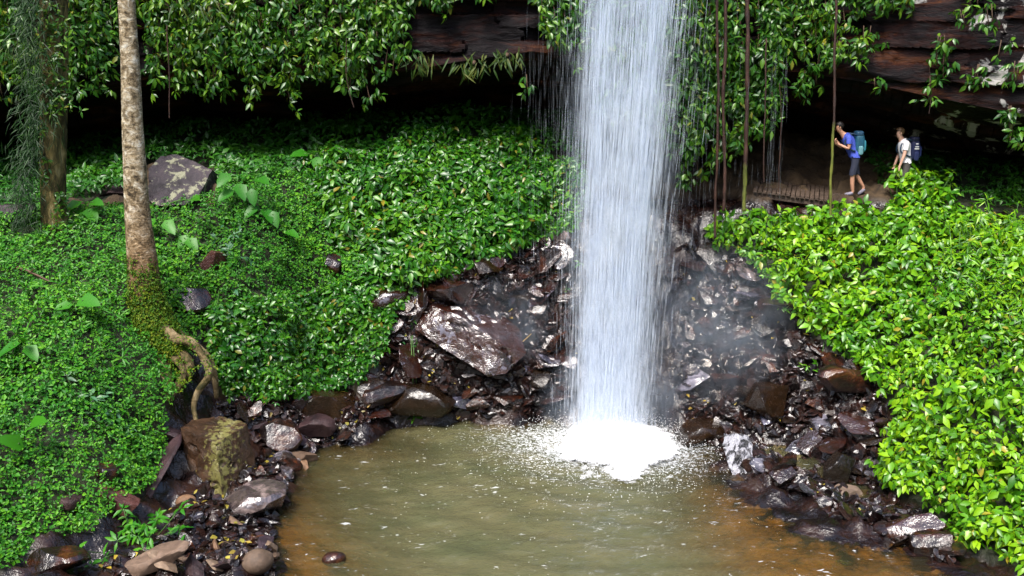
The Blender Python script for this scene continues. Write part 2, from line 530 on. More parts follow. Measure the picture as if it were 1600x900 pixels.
def veg_mask(P):
    u, v = proj(P)
    m = np.zeros(u.shape)
    for z in ZONES_VEG: m = np.maximum(m, in_poly(u, v, z).astype(float))
    return m


def rough_z(x, y, z0, veg):
    rocky = 1 - veg
    under = smooth(.22, -.12, z0)
    a = fbm(x * 1.1, y * 1.1, z0 * 1.1, 3, 4) * .10
    q = (x * .5 + y * .9 + z0 * 1.1) * 2.2 + 1.2 * fbm(x * .8, y * .8, z0, 26, 2)
    r = np.abs(vnoise(x * 1.6, y * 1.6, z0 * 1.6, 21)) * .34 + np.abs(vnoise(x * 3.7, y * 3.7, z0 * 3.7, 22)) * .18 + np.abs(vnoise(x * 8.3, y * 8.3, z0 * 8.3, 23)) * .07
    r = r + (_hash(np.floor(q), np.floor(x * 1.3 + np.floor(q) * .7), np.floor(q) * 0, 27) - .5) * .26
    amp = (1 - .9 * under)
    return z0 + (a + rocky * (r - .16)) * amp


def ground_z(x, y):
    x = np.asarray(x, float); y = np.asarray(y, float)
    z0 = base_z(x, y)
    P = np.stack([np.broadcast_to(x, z0.shape), np.broadcast_to(y, z0.shape), z0], -1)
    return rough_z(x, y, z0, veg_mask(P))


def axis(lo, hi, step, far):
    core = np.arange(lo, hi + 1e-6, step)
    g = []
    s, p = step, hi
    while p < far:
        s *= 1.35; p += s; g.append(p)
    h = []
    s, p = step, lo
    while p > -far:
        s *= 1.35; p -= s; h.append(p)
    return np.array(h[::-1] + list(core) + g)


gx = axis(-12.5, 12.5, .085, 400)
gy = axis(11.5, 30.5, .085, 400)
GX, GY = np.meshgrid(gx, gy)
Z0 = base_z(GX, GY)
VEG = veg_mask(np.stack([GX, GY, Z0], -1))
# soften the mask one cell
VEGS = (VEG + np.roll(VEG, 1, 0) + np.roll(VEG, -1, 0) + np.roll(VEG, 1, 1) + np.roll(VEG, -1, 1)) / 5
VEGS = np.where((GX ** 2 + (GY - 20) ** 2) > 22 ** 2, 1.0, VEGS)
GZ = rough_z(GX, GY, Z0, VEGS)
ny, nx = GX.shape
idx = np.arange(ny * nx).reshape(ny, nx)
quads = np.stack([idx[:-1, :-1], idx[:-1, 1:], idx[1:, 1:], idx[1:, :-1]], -1).reshape(-1, 4)

# ground material
m, nt, out = new_mat('ground')
at_v = N_(nt, 'ShaderNodeAttribute', attribute_name='cover')
pos = world_pos(nt)
n1 = noise(nt, 1.4, 7, .7, pos, .5)
rockc = ramp(nt, n1.outputs['Fac'], [(.3, (.002, .002, .002)), (.48, (.007, .004, .004)), (.6, (.020, .008, .005)), (.72, (.028, .017, .011)), (.82, (.05, .045, .05))])
sp = N_(nt, 'ShaderNodeSeparateXYZ'); nt.links.new(pos, sp.inputs[0])
bedn = noise(nt, 2.2, 6, .7, pos)
bed = ramp(nt, bedn.outputs['Fac'], [(.3, (.03, .020, .009)), (.55, (.075, .045, .016)), (.75, (.15, .09, .035))])
bdv = N_(nt, 'ShaderNodeVectorMath', operation='DISTANCE'); nt.links.new(pos, bdv.inputs[0]); bdv.inputs[1].default_value = (4.9, 15.9, -.1)
bdv2 = N_(nt, 'ShaderNodeVectorMath', operation='DISTANCE'); nt.links.new(pos, bdv2.inputs[0]); bdv2.inputs[1].default_value = (-3.7, 15.9, -.1)
bda = N_(nt, 'ShaderNodeMath', operation='ADD'); nt.links.new(bdv2.outputs['Value'], bda.inputs[0]); bda.inputs[1].default_value = 1.0
bdm = N_(nt, 'ShaderNodeMath', operation='MINIMUM'); nt.links.new(bdv.outputs['Value'], bdm.inputs[0]); nt.links.new(bda.outputs[0], bdm.inputs[1])
bdn = N_(nt, 'ShaderNodeMath', operation='MULTIPLY_ADD'); nt.links.new(bedn.outputs['Fac'], bdn.inputs[0]); bdn.inputs[1].default_value = 1.6; nt.links.new(bdm.outputs[0], bdn.inputs[2])
bedx = N_(nt, 'ShaderNodeMapRange'); nt.links.new(bdn.outputs[0], bedx.inputs[0]); bedx.inputs[1].default_value = 4.6; bedx.inputs[2].default_value = 2.8
bed = mixc(nt, bedx.outputs[0], bed, ramp(nt, bedn.outputs['Fac'], [(.3, (.11, .05, .008)), (.55, (.25, .13, .025)), (.75, (.36, .21, .055))]))
zn = N_(nt, 'ShaderNodeMath', operation='MULTIPLY_ADD'); nt.links.new(bedn.outputs['Fac'], zn.inputs[0]); zn.inputs[1].default_value = .5; nt.links.new(sp.outputs[2], zn.inputs[2])
zr = N_(nt, 'ShaderNodeMapRange'); nt.links.new(zn.outputs[0], zr.inputs[0]); zr.inputs[1].default_value = .24; zr.inputs[2].default_value = .12
col = mixc(nt, zr.outputs[0], rockc, bed)
soiln = noise(nt, 3, 5, .6, pos)
soil = ramp(nt, soiln.outputs['Fac'], [(.3, (.008, .012, .004)), (.7, (.022, .030, .009))])
dirt = ramp(nt, soiln.outputs['Fac'], [(.3, (.022, .014, .007)), (.7, (.075, .046, .021))])
dz = N_(nt, 'ShaderNodeMapRange'); nt.links.new(sp.outputs[2], dz.inputs[0]); dz.inputs[1].default_value = 4.75; dz.inputs[2].default_value = 4.95
col = mixc(nt, dz.outputs[0], col, dirt)
col = mixc(nt, at_v.outputs['Fac'], col, soil)
p = N_(nt, 'ShaderNodeBsdfPrincipled'); nt.links.new(col, p.inputs['Base Color'])
rr = ramp(nt, n1.outputs['Fac'], [(.35, (.10,) * 3), (.7, (.4,) * 3)]); p.inputs['IOR'].default_value = 1.45
rmix = mixc(nt, at_v.outputs['Fac'], rr, (.9, .9, .9)); rmix = mixc(nt, dz.outputs[0], rmix, (.9, .9, .9)); nt.links.new(rmix, p.inputs['Roughness'])
b = N_(nt, 'ShaderNodeBump'); b.inputs['Strength'].default_value = .8; b.inputs['Distance'].default_value = .07
n5 = noise(nt, 5, 4, .6, pos, .5); nt.links.new(n5.outputs['Fac'], b.inputs['Height']); nt.links.new(b.outputs[0], p.inputs['Normal'])
nt.links.new(p.outputs[0], out.inputs[0])
M_earth = m
me = mesh_from('ground', np.stack([GX, GY, GZ], -1).reshape(-1, 3), None, quads, M_earth, True)
a_ = me.attributes.new('cover', 'FLOAT', 'POINT'); a_.data.foreach_set('value', VEGS.ravel().astype(np.float32))
ground = obj('ground', me)
tag(ground, 'dark wet earth and rock sloping down to the pool', 'ground', kind='structure')

_ix = lambda x: np.clip(np.searchsorted(gx, x) - 1, 0, nx - 2)
_iy = lambda y: np.clip(np.searchsorted(gy, y) - 1, 0, ny - 2)


def gz(x, y):
    """height of the built ground (bilinear)"""
    x = np.asarray(x, float); y = np.asarray(y, float)
    i, j = _ix(x), _iy(y)
    fx = (x - gx[i]) / (gx[i + 1] - gx[i]); fy = (y - gy[j]) / (gy[j + 1] - gy[j])
    return GZ[j, i] * (1 - fx) * (1 - fy) + GZ[j, i + 1] * fx * (1 - fy) + GZ[j + 1, i] * (1 - fx) * fy + GZ[j + 1, i + 1] * fx * fy


def gnormal(x, y, e=.25):
    dx = (base_z(x + e, y) - base_z(x - e, y)) / (2 * e)
    dy = (base_z(x, y + e) - base_z(x, y - e)) / (2 * e)
    return norm(np.stack([-dx, -dy, np.ones_like(dx)], -1))


def hit(u, v, y0=11.0, y1=31.0):
    """where the sight line through (u,v) meets the ground"""
    Y = np.linspace(y0, y1, 500)
    Ps = np.array([at(u, v, q) for q in Y])
    below = Ps[:, 2] < gz(Ps[:, 0], Ps[:, 1])
    k = int(np.argmax(below)) if below.any() else 499
    x, y = Ps[k, 0], Ps[k, 1]
    return np.array([x, y, float(gz(x, y))])


def scatter(zone, n, xr=(-16, 16), yr=(11, 31), pad=None):
    """n points spread evenly over the sloping ground inside a zone"""
    out_ = []
    got = 0
    for _ in range(60):
        x = rng.uniform(xr[0], xr[1], 6000); y = rng.uniform(yr[0], yr[1], 6000)
        z = base_z(x, y)
        u, v = proj(np.stack([x, y, z], -1))
        nn = gnormal(x, y)
        k = in_poly(u, v, zone) & (rng.random(6000) * 3.0 < 1 / np.clip(nn[:, 2], .3, 1))
        out_.append(np.stack([x, y], -1)[k]); got += int(k.sum())
        if got >= n: break
    q = np.concatenate(out_)[:n]
    return q[:, 0], q[:, 1]


# ------------------------------------------------------------------ pool
wx = np.arange(-7.5, 9.5, .07); wy = np.arange(4.0, 24.6, .07)
WX, WY = np.meshgrid(wx, wy)
FX, FY = 2.28, 21.6          # where the fall lands
rr_ = np.hypot(WX - FX, WY - FY + .3)
amp = np.exp(-rr_ / 5.0)
WZ = .042 * amp * np.sin(rr_ * 7.5 + 1.5 * fbm(WX * .7, WY * .7, 0, 5, 2)) + .034 * fbm(WX * 2.2, WY * 4.4, 0, 9, 4) + .10 * np.exp(-(rr_ / 1.2) ** 2) * fbm(WX * 3, WY * 3, 0, 31, 3)
WZ += .012 * vnoise(WX * 7, WY * 9, 0, 77)
depth = np.clip(-base_z(WX, WY), 0, 3)
widx = np.arange(WX.size).reshape(WX.shape)
wq = np.stack([widx[:-1, :-1], widx[:-1, 1:], widx[1:, 1:], widx[1:, :-1]], -1).reshape(-1, 4)
m, nt, out = new_mat('pool_water')
ad = N_(nt, 'ShaderNodeAttribute', attribute_name='water_depth')
pos = world_pos(nt, (1, 1.5, 1))
mur = N_(nt, 'ShaderNodeMapRange'); nt.links.new(ad.outputs['Fac'], mur.inputs[0]); mur.inputs[1].default_value = .02; mur.inputs[2].default_value = .62
mur.inputs[3].default_value = .10; mur.inputs[4].default_value = .93
mn = noise(nt, .8, 4, .6, pos)
mc = ramp(nt, mn.outputs['Fac'], [(.3, (.062, .068, .031)), (.7, (.098, .090, .042))])
dif = N_(nt, 'ShaderNodeBsdfDiffuse'); nt.links.new(mc, dif.inputs[0])
tra = N_(nt, 'ShaderNodeBsdfTransparent'); tra.inputs[0].default_value = (.9, .78, .5, 1)
mx = N_(nt, 'ShaderNodeMixShader'); nt.links.new(mur.outputs[0], mx.inputs[0]); nt.links.new(tra.outputs[0], mx.inputs[1]); nt.links.new(dif.outputs[0], mx.inputs[2])
gl = N_(nt, 'ShaderNodeBsdfGlossy'); gl.inputs['Roughness'].default_value = .06
fr = N_(nt, 'ShaderNodeFresnel'); fr.inputs[0].default_value = 1.36
b = N_(nt, 'ShaderNodeBump'); b.inputs['Strength'].default_value = .9; b.inputs['Distance'].default_value = .06
nb = noise(nt, 5, 5, .65, pos, .3); nt.links.new(nb.outputs['Fac'], b.inputs['Height'])
nt.links.new(b.outputs[0], gl.inputs['Normal']); nt.links.new(b.outputs[0], fr.inputs['Normal'])
mx2 = N_(nt, 'ShaderNodeMixShader'); nt.links.new(fr.outputs[0], mx2.inputs[0]); nt.links.new(mx.outputs[0], mx2.inputs[1]); nt.links.new(gl.outputs[0], mx2.inputs[2])
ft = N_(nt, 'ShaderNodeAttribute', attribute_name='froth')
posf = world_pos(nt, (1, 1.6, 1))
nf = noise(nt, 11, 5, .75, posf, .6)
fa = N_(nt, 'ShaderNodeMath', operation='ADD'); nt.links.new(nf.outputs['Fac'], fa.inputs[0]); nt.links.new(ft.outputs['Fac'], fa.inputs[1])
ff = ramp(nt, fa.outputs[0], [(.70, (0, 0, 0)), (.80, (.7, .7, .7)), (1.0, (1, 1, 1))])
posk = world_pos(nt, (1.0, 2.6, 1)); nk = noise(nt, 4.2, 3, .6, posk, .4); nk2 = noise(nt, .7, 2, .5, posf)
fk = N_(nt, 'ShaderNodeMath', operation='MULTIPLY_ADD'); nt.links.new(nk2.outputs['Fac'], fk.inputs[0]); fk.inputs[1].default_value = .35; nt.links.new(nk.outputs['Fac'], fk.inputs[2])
fk2 = ramp(nt, fk.outputs[0], [(.85, (0, 0, 0)), (.91, (.5, .5, .5))])  # pale dashes painted on the water in place of sky glints on ripples
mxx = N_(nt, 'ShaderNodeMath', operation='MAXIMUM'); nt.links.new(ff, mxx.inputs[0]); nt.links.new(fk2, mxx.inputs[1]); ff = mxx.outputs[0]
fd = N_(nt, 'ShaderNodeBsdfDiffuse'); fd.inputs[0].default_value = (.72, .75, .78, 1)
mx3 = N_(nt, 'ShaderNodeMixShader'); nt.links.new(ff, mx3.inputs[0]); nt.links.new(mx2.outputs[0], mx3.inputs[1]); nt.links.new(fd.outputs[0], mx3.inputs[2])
nt.links.new(mx3.outputs[0], out.inputs[0])
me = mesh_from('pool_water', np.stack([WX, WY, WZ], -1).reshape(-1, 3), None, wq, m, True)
a_ = me.attributes.new('water_depth', 'FLOAT', 'POINT'); a_.data.foreach_set('value', depth.ravel().astype(np.float32))
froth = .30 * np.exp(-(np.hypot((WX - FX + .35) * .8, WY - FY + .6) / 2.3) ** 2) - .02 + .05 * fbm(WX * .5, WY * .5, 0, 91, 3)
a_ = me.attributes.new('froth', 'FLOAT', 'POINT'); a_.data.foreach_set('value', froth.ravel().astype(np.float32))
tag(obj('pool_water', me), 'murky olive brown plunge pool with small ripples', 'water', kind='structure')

# ------------------------------------------------------------------ cliff with the overhang
LIPS = [(-500, 160, 24.6), (-100, 158, 24.8), (60, 150, 25.2), (250, 120, 26.0), (400, 125, 25.6), (600, 116, 25.2), (720, 96, 25.0), (830, 80, 24.8), (900, 88, 24.9), (1000, 104, 25.2), (1120, 118, 25.6), (1250, 112, 25.4), (1350, 128, 24.9), (1450, 150, 24.3), (1560, 172, 23.6), (1700, 190, 23.0), (2100, 210, 22.4)]
lip = np.array([at(*q) for q in LIPS])
lx = np.concatenate([np.arange(-40, -14, 2.0), np.arange(-14, 14, .07), np.arange(14, 41, 2.0)])
Ylip = np.interp(lx, lip[:, 0], lip[:, 1]); Zlip = np.interp(lx, lip[:, 0], lip[:, 2])
rows = []
# shelter roof, from the back to the lip, then the face, then the plateau
ceil_t = np.concatenate([np.linspace(0, .6, 14), np.linspace(.62, 1, 40)])
for t in ceil_t:
    y = 32.5 * (1 - t) + Ylip * t
    z = Zlip - 2.6 * (1 - t) ** 1.15
    st = np.floor((y + .35 * fbm(lx * .25, y * .2, 0, 41, 2)) / .55)
    off = (_hash(st, np.floor(lx * .12 + st * 1.7), st * 0, 5) - .5) * .34
    off = off + .07 * fbm(lx * 1.4, y * 2.2, 0, 44, 4)
    rows.append(np.stack([lx, y, z + off * smooth(1.0, .93, t) + 0 * lx], -1))
zz = np.concatenate([np.arange(0.04, 3.2, .03), np.linspace(3.4, 8.2, 12)])
for dzv in zz:
    z = Zlip + dzv
    wob_ = .22 * fbm(lx * .22, z * .25, 0, 51, 3) + .05 * vnoise(lx * 1.7, z * 1.7, 0, 52)
    lay = np.floor((z + wob_) / .36 + .3 * np.sin(z * 2.1))
    blk = np.floor(lx * .6 + .5 * fbm(lx * 1.1, z * 2, 0, 58, 3) + lx * (-.45 + .5 * _hash(lay, lay * 0, lay * 0, 8)) + _hash(lay, lay * 0, lay * 0, 9) * 7)
    out_off = (_hash(lay, lay * 0, lay * 0, 6) - .5) * .40 + (_hash(lay, blk, lay * 0, 7) - .5) * .30
    out_off = out_off + .09 * fbm(lx * 1.3, z * 2.6, 0, 55, 4) + .25 * fbm(lx * .4, z * .4, 0, 57, 3)
    y = Ylip - .12 * smooth(0, .25, dzv) + .12 * dzv - out_off * smooth(0, .3, dzv) * (1 - .6 * smooth(3.2, 8, dzv))
    rows.append(np.stack([lx, y, z + 0 * lx], -1))
topz = 16.0
for yb in (1.5, 6, 30, 300):
    rows.append(np.stack([lx, Ylip + 1 + yb, topz + .3 * yb * .1 + 0.3 * fbm(lx * .5, yb + lx * 0, 0, 60, 2)], -1))
CL = np.stack(rows)
nr, ncx = CL.shape[:2]
cidx = np.arange(nr * ncx).reshape(nr, ncx)
cq = np.stack([cidx[:-1, :-1], cidx[1:, :-1], cidx[1:, 1:], cidx[:-1, 1:]], -1).reshape(-1, 4)[:, ::-1]
m, nt, out = new_mat('cliff_rock')
pos = world_pos(nt, (.6, .6, 2.2))
posn = world_pos(nt)
n1 = noise(nt, 1.3, 7, .68, pos, .6)
col = ramp(nt, n1.outputs['Fac'], [(.28, (.002, .002, .003)), (.46, (.005, .0035, .0045)), (.56, (.018, .006, .005)), (.64, (.055, .018, .006)), (.74, (.022, .016, .017))])
n2 = noise(nt, 9, 6, .7, pos)
col = mixc(nt, .6, col, ramp(nt, n2.outputs['Fac'], [(.3, (.4, .4, .42)), (.7, (1.4, 1.35, 1.3))]), 'MULTIPLY')
n3 = noise(nt, 1.5, 6, .62, posn, .5)
sp = N_(nt, 'ShaderNodeSeparateXYZ'); nt.links.new(posn, sp.inputs[0])
xm = N_(nt, 'ShaderNodeMapRange'); nt.links.new(sp.outputs[0], xm.inputs[0]); xm.inputs[1].default_value = 7.5; xm.inputs[2].default_value = 11.0; xm.inputs[3].default_value = -.12; xm.inputs[4].default_value = .07
aa = N_(nt, 'ShaderNodeMath', operation='ADD'); nt.links.new(n3.outputs['Fac'], aa.inputs[0]); nt.links.new(xm.outputs[0], aa.inputs[1])
lf = ramp(nt, aa.outputs[0], [(.62, (0, 0, 0)), (.655, (1, 1, 1))])
col = mixc(nt, lf, col, (.33, .32, .30))
p = N_(nt, 'ShaderNodeBsdfPrincipled'); nt.links.new(col, p.inputs['Base Color']); p.inputs['Specular IOR Level'].default_value = .10
nt.links.new(ramp(nt, n2.outputs['Fac'], [(.35, (.3,) * 3), (.65, (.7,) * 3)]), p.inputs['Roughness'])
b = N_(nt, 'ShaderNodeBump'); b.inputs['Strength'].default_value = .7; b.inputs['Distance'].default_value = .08
n5 = noise(nt, 5, 8, .7, pos, .4); nt.links.new(n5.outputs['Fac'], b.inputs['Height']); nt.links.new(b.outputs[0], p.inputs['Normal'])
nt.links.new(p.outputs[0], out.inputs[0])
me = mesh_from('cliff', CL.reshape(-1, 3), None, cq, m, True)
cliff = tag(obj('cliff', me), 'layered dark red brown rock cliff overhanging the shelter', 'cliff', kind='structure')
try:
    me.set_sharp_from_angle(angle=R(35))
except Exception: pass
# back wall of the shelter is the ground rising into the roof; close it with rock
bw = MB()
bxs = np.arange(-40, 40.1, .5)
bzs = np.linspace(5.5, 10, 12)
BX, BZ = np.meshgrid(bxs, bzs)
BY = 31.6 - .25 * (BZ - 5.5) * .3 + .35 * fbm(BX * .6, BZ * 1.2, 0, 71, 3)
bi = np.arange(BX.size).reshape(BX.shape)
bw.add(np.stack([BX, BY, BZ], -1).reshape(-1, 3), None, np.stack([bi[:-1, :-1], bi[:-1, 1:], bi[1:, 1:], bi[1:, :-1]], -1).reshape(-1, 4))
tag(bw.build('shelter_wall', m), 'dark rock wall at the back of the shelter', 'rock wall', kind='structure')


def face_y(x, z):
    """front of the cliff at (x, z)"""
    yl = np.interp(x, lip[:, 0], lip[:, 1]); zl = np.interp(x, lip[:, 0], lip[:, 2])
    d = np.maximum(np.asarray(z) - zl, 0)
    return yl - .12 * smooth(0, .25, d) + .12 * d - .15


# ------------------------------------------------------------------ plants covering the banks
def shell(x, y, h, lump, lscale, seed):
    """points a lumpy plant canopy above the ground and their outward normals"""
    nrm = gnormal(x, y)
    z = base_z(x, y)
    l1 = fbm(x * lscale, y * lscale, z * lscale, seed, 3)
    l2 = vnoise(x * lscale * 3.1, y * lscale * 3.1, z * lscale * 3.1, seed + 5)
    hh = np.maximum(h * (.75 + lump * l1 + .28 * l2), .03)
    P = np.stack([x, y, z], -1) + nrm * hh[:, None]
    A = norm(nrm * .8 + np.array([0, -.35, .6]))
    return P, A, hh


def carpet(name, mat, zone, n, nl, L, h, lump, lscale, seed, label, cat, simple=False, elev=(-.5, .4), ratio=.42, curl=.25, sink=.5, jit=.35, hollow=None, **kw):
    x, y = scatter(zone, n, **kw)
    P, A, hh = shell(x, y, h, lump, lscale, seed)
    sk = rng.random(len(x)) ** 1.6 * sink
    P = P - gnormal(x, y) * (hh * sk)[:, None] + rng.normal(0, .03, P.shape)
    Ls = L * rng.uniform(.65, 1.25, len(x)) * (1 + .35 * fbm(x * .8, y * .8, P[:, 2] * .8, seed + 40, 2))
    if hollow is not None:
        kp = fbm(x * .75, y * .75, P[:, 2] * .75, seed + 60, 3) + rng.normal(0, .05, len(x)) > hollow
        x, y, P, A, hh, Ls, sk = (q[kp] for q in (x, y, P, A, hh, Ls, sk))
    g = rosettes(P, A, nl, Ls, ratio, elev, curl, jit)
    V, T = leaf_geo(*g, curl=curl, simple=simple)
    return tag(obj(name, mesh_from(name, V, T, None, mat, not simple)), label, cat, kind='stuff')


carpet('bank_foliage', M_bright, Z_RIGHT, 8300, 6, .19, .60, .95, .9, 11, 'bright yellow green glossy foliage covering the right bank', 'foliage', elev=(-1.0, .05), ratio=.52, curl=.32, sink=.8, xr=(3, 16))
carpet('shrub_foliage', M_shrub, Z_CENTRE, 4500, 6, .19, .68, .9, .9, 12, 'glossy mid green shrub foliage on the mound left of the waterfall', 'foliage', elev=(-1.0, .1), ratio=.46, curl=.32, sink=.85, xr=(-7, 3), yr=(22, 29))
carpet('slope_foliage', M_shrub, Z_MID, 2900, 5, .15, .40, .95, 1.1, 13, 'mid green leafy foliage on the slope above the left rocks', 'foliage', elev=(-.9, .15), ratio=.5, curl=.3, sink=.8, xr=(-8, 0), yr=(19, 26))
carpet('ground_cover', M_ground, Z_LEFT, 25000, 4, .084, .26, 1.2, .9, 14, 'dense carpet of tiny green leaves over the left bank', 'ground cover', simple=True, elev=(-.5, .5), ratio=.66, curl=.15, sink=.6, hollow=-.42, xr=(-14, -1))
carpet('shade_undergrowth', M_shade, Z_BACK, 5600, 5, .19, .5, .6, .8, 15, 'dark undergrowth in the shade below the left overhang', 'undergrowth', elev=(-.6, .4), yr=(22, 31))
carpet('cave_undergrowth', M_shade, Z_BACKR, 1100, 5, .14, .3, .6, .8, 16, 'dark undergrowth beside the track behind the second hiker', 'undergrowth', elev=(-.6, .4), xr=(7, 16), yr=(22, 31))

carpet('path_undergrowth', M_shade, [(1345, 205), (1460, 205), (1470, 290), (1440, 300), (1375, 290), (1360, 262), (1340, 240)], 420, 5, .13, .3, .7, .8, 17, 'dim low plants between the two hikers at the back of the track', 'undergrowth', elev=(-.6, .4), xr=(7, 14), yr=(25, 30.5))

# ------------------------------------------------------------------ rocks
_icos = {}


def ico(sub):
    if sub not in _icos:
        bm = bmesh.new(); bmesh.ops.create_icosphere(bm, subdivisions=sub, radius=1)
        V = np.array([v.co[:] for v in bm.verts]); T = np.array([[v.index for v in f.verts] for f in bm.faces]); bm.free()
        _icos[sub] = (V, T)
    return _icos[sub]


def angular_rock(name, size, seed, mat, npl=11, sub=4, cut=.62, rough=.035, layers=0.0):
    """a lump trimmed by random planes, then chipped: flat faces, broken edges"""
    r = np.random.default_rng(seed)
    V, T = ico(sub)
    V = V.copy() * 1.25
    N = norm(r.normal(size=(npl, 3)))
    N = np.vstack([N, [[0, 0, 1], [0, 0, -1]]])
    D = r.uniform(cut, cut + .38, len(N))
    for nv, d in zip(N, D):
        s = V @ nv - d
        V = V - np.outer(np.maximum(s, 0), nv) * .985
    k = r.uniform(0, 50)
    if layers:
        q = V[:, 2] * 6 + .6 * fbm(V[:, 0] + k, V[:, 1], 0, seed, 2)
        V[:, :2] *= (1 + layers * (_hash(np.floor(q), q * 0, q * 0, seed) - .5))[:, None]
    V = V * (1 + rough * fbm(V[:, 0] * 3 + k, V[:, 1] * 3, V[:, 2] * 3, seed, 3))[:, None]
    V = V * np.asarray(size) * .5
    me = mesh_from(name, V, T, None, mat, True)
    try: me.set_sharp_from_angle(angle=R(24))
    except Exception: pass
    return me


def round_rock(name, size, seed, mat, sub=3):
    V, T = ico(sub)
    k = seed * 3.7
    V = V * (1 + .16 * fbm(V[:, 0] * 1.2 + k, V[:, 1] * 1.2, V[:, 2] * 1.2, seed, 3))[:, None] * np.asarray(size) * .5
    return mesh_from(name, V, T, None, mat, True)


def hull_rock(name, pts, mat, seed, label, cat, cuts=7, rough=.05, fine=.02, sc_=2.0):
    """an angular rock from its corners, faces broken by chips and cracks"""
    P = np.array([at(*q) for q in pts]); c = P[0].copy()
    bm = bmesh.new()
    for q in P: bm.verts.new(q - c)
    r = bmesh.ops.convex_hull(bm, input=bm.verts)
    bmesh.ops.delete(bm, geom=[e for e in r['geom_interior'] if isinstance(e, bmesh.types.BMVert)], context='VERTS')
    bmesh.ops.triangulate(bm, faces=bm.faces)
    for k in range(4):
        bmesh.ops.subdivide_edges(bm, edges=[e for e in bm.edges if e.calc_length() > .09], cuts=1, use_grid_fill=True)
        bmesh.ops.triangulate(bm, faces=bm.faces)
    bm.normal_update()
    co = np.array([v.co[:] for v in bm.verts]); no = np.array([v.normal[:] for v in bm.verts])
    k = seed * 1.7
    d = rough * fbm(co[:, 0] * sc_ + k, co[:, 1] * sc_, co[:, 2] * sc_, seed, 3) - rough * 1.6 * smooth(.10, .0, np.abs(vnoise(co[:, 0] * sc_ * .9 + k, co[:, 1] * sc_ * .9, co[:, 2] * sc_ * 1.4, seed + 3))) + fine * fbm(co[:, 0] * 9, co[:, 1] * 9, co[:, 2] * 9, seed + 9, 2)
    co = co + no * d[:, None]
    for v, q in zip(bm.verts, co): v.co = q
    me = bpy.data.meshes.new(name); bm.to_mesh(me); bm.free(); me.materials.append(mat)
    for pl in me.polygons: pl.use_smooth = True
    try: me.set_sharp_from_angle(angle=R(28))
    except Exception: pass
    o = obj(name, me, None, [float(q) for q in c])
    return tag(o, label, cat)


def place_rock(me, u, v, rot, label, cat='rock', group=None, sink=.2, name='rock', lift=None):
    Pq = hit(u, v)
    h = me_h(me)
    o = obj(name, me)
    o.location = (Pq[0], Pq[1], Pq[2] + h * (.5 - sink) if lift is None else lift)
    o.rotation_euler = [R(a) for a in rot]
    tag(o, label, cat, group)
    return o


def me_h(me):
    co = np.empty(len(me.vertices) * 3, np.float32); me.vertices.foreach_get('co', co)
    return float(co.reshape(-1, 3)[:, 2].ptp()) if hasattr(co, 'ptp') else float(np.ptp(co.reshape(-1, 3)[:, 2]))


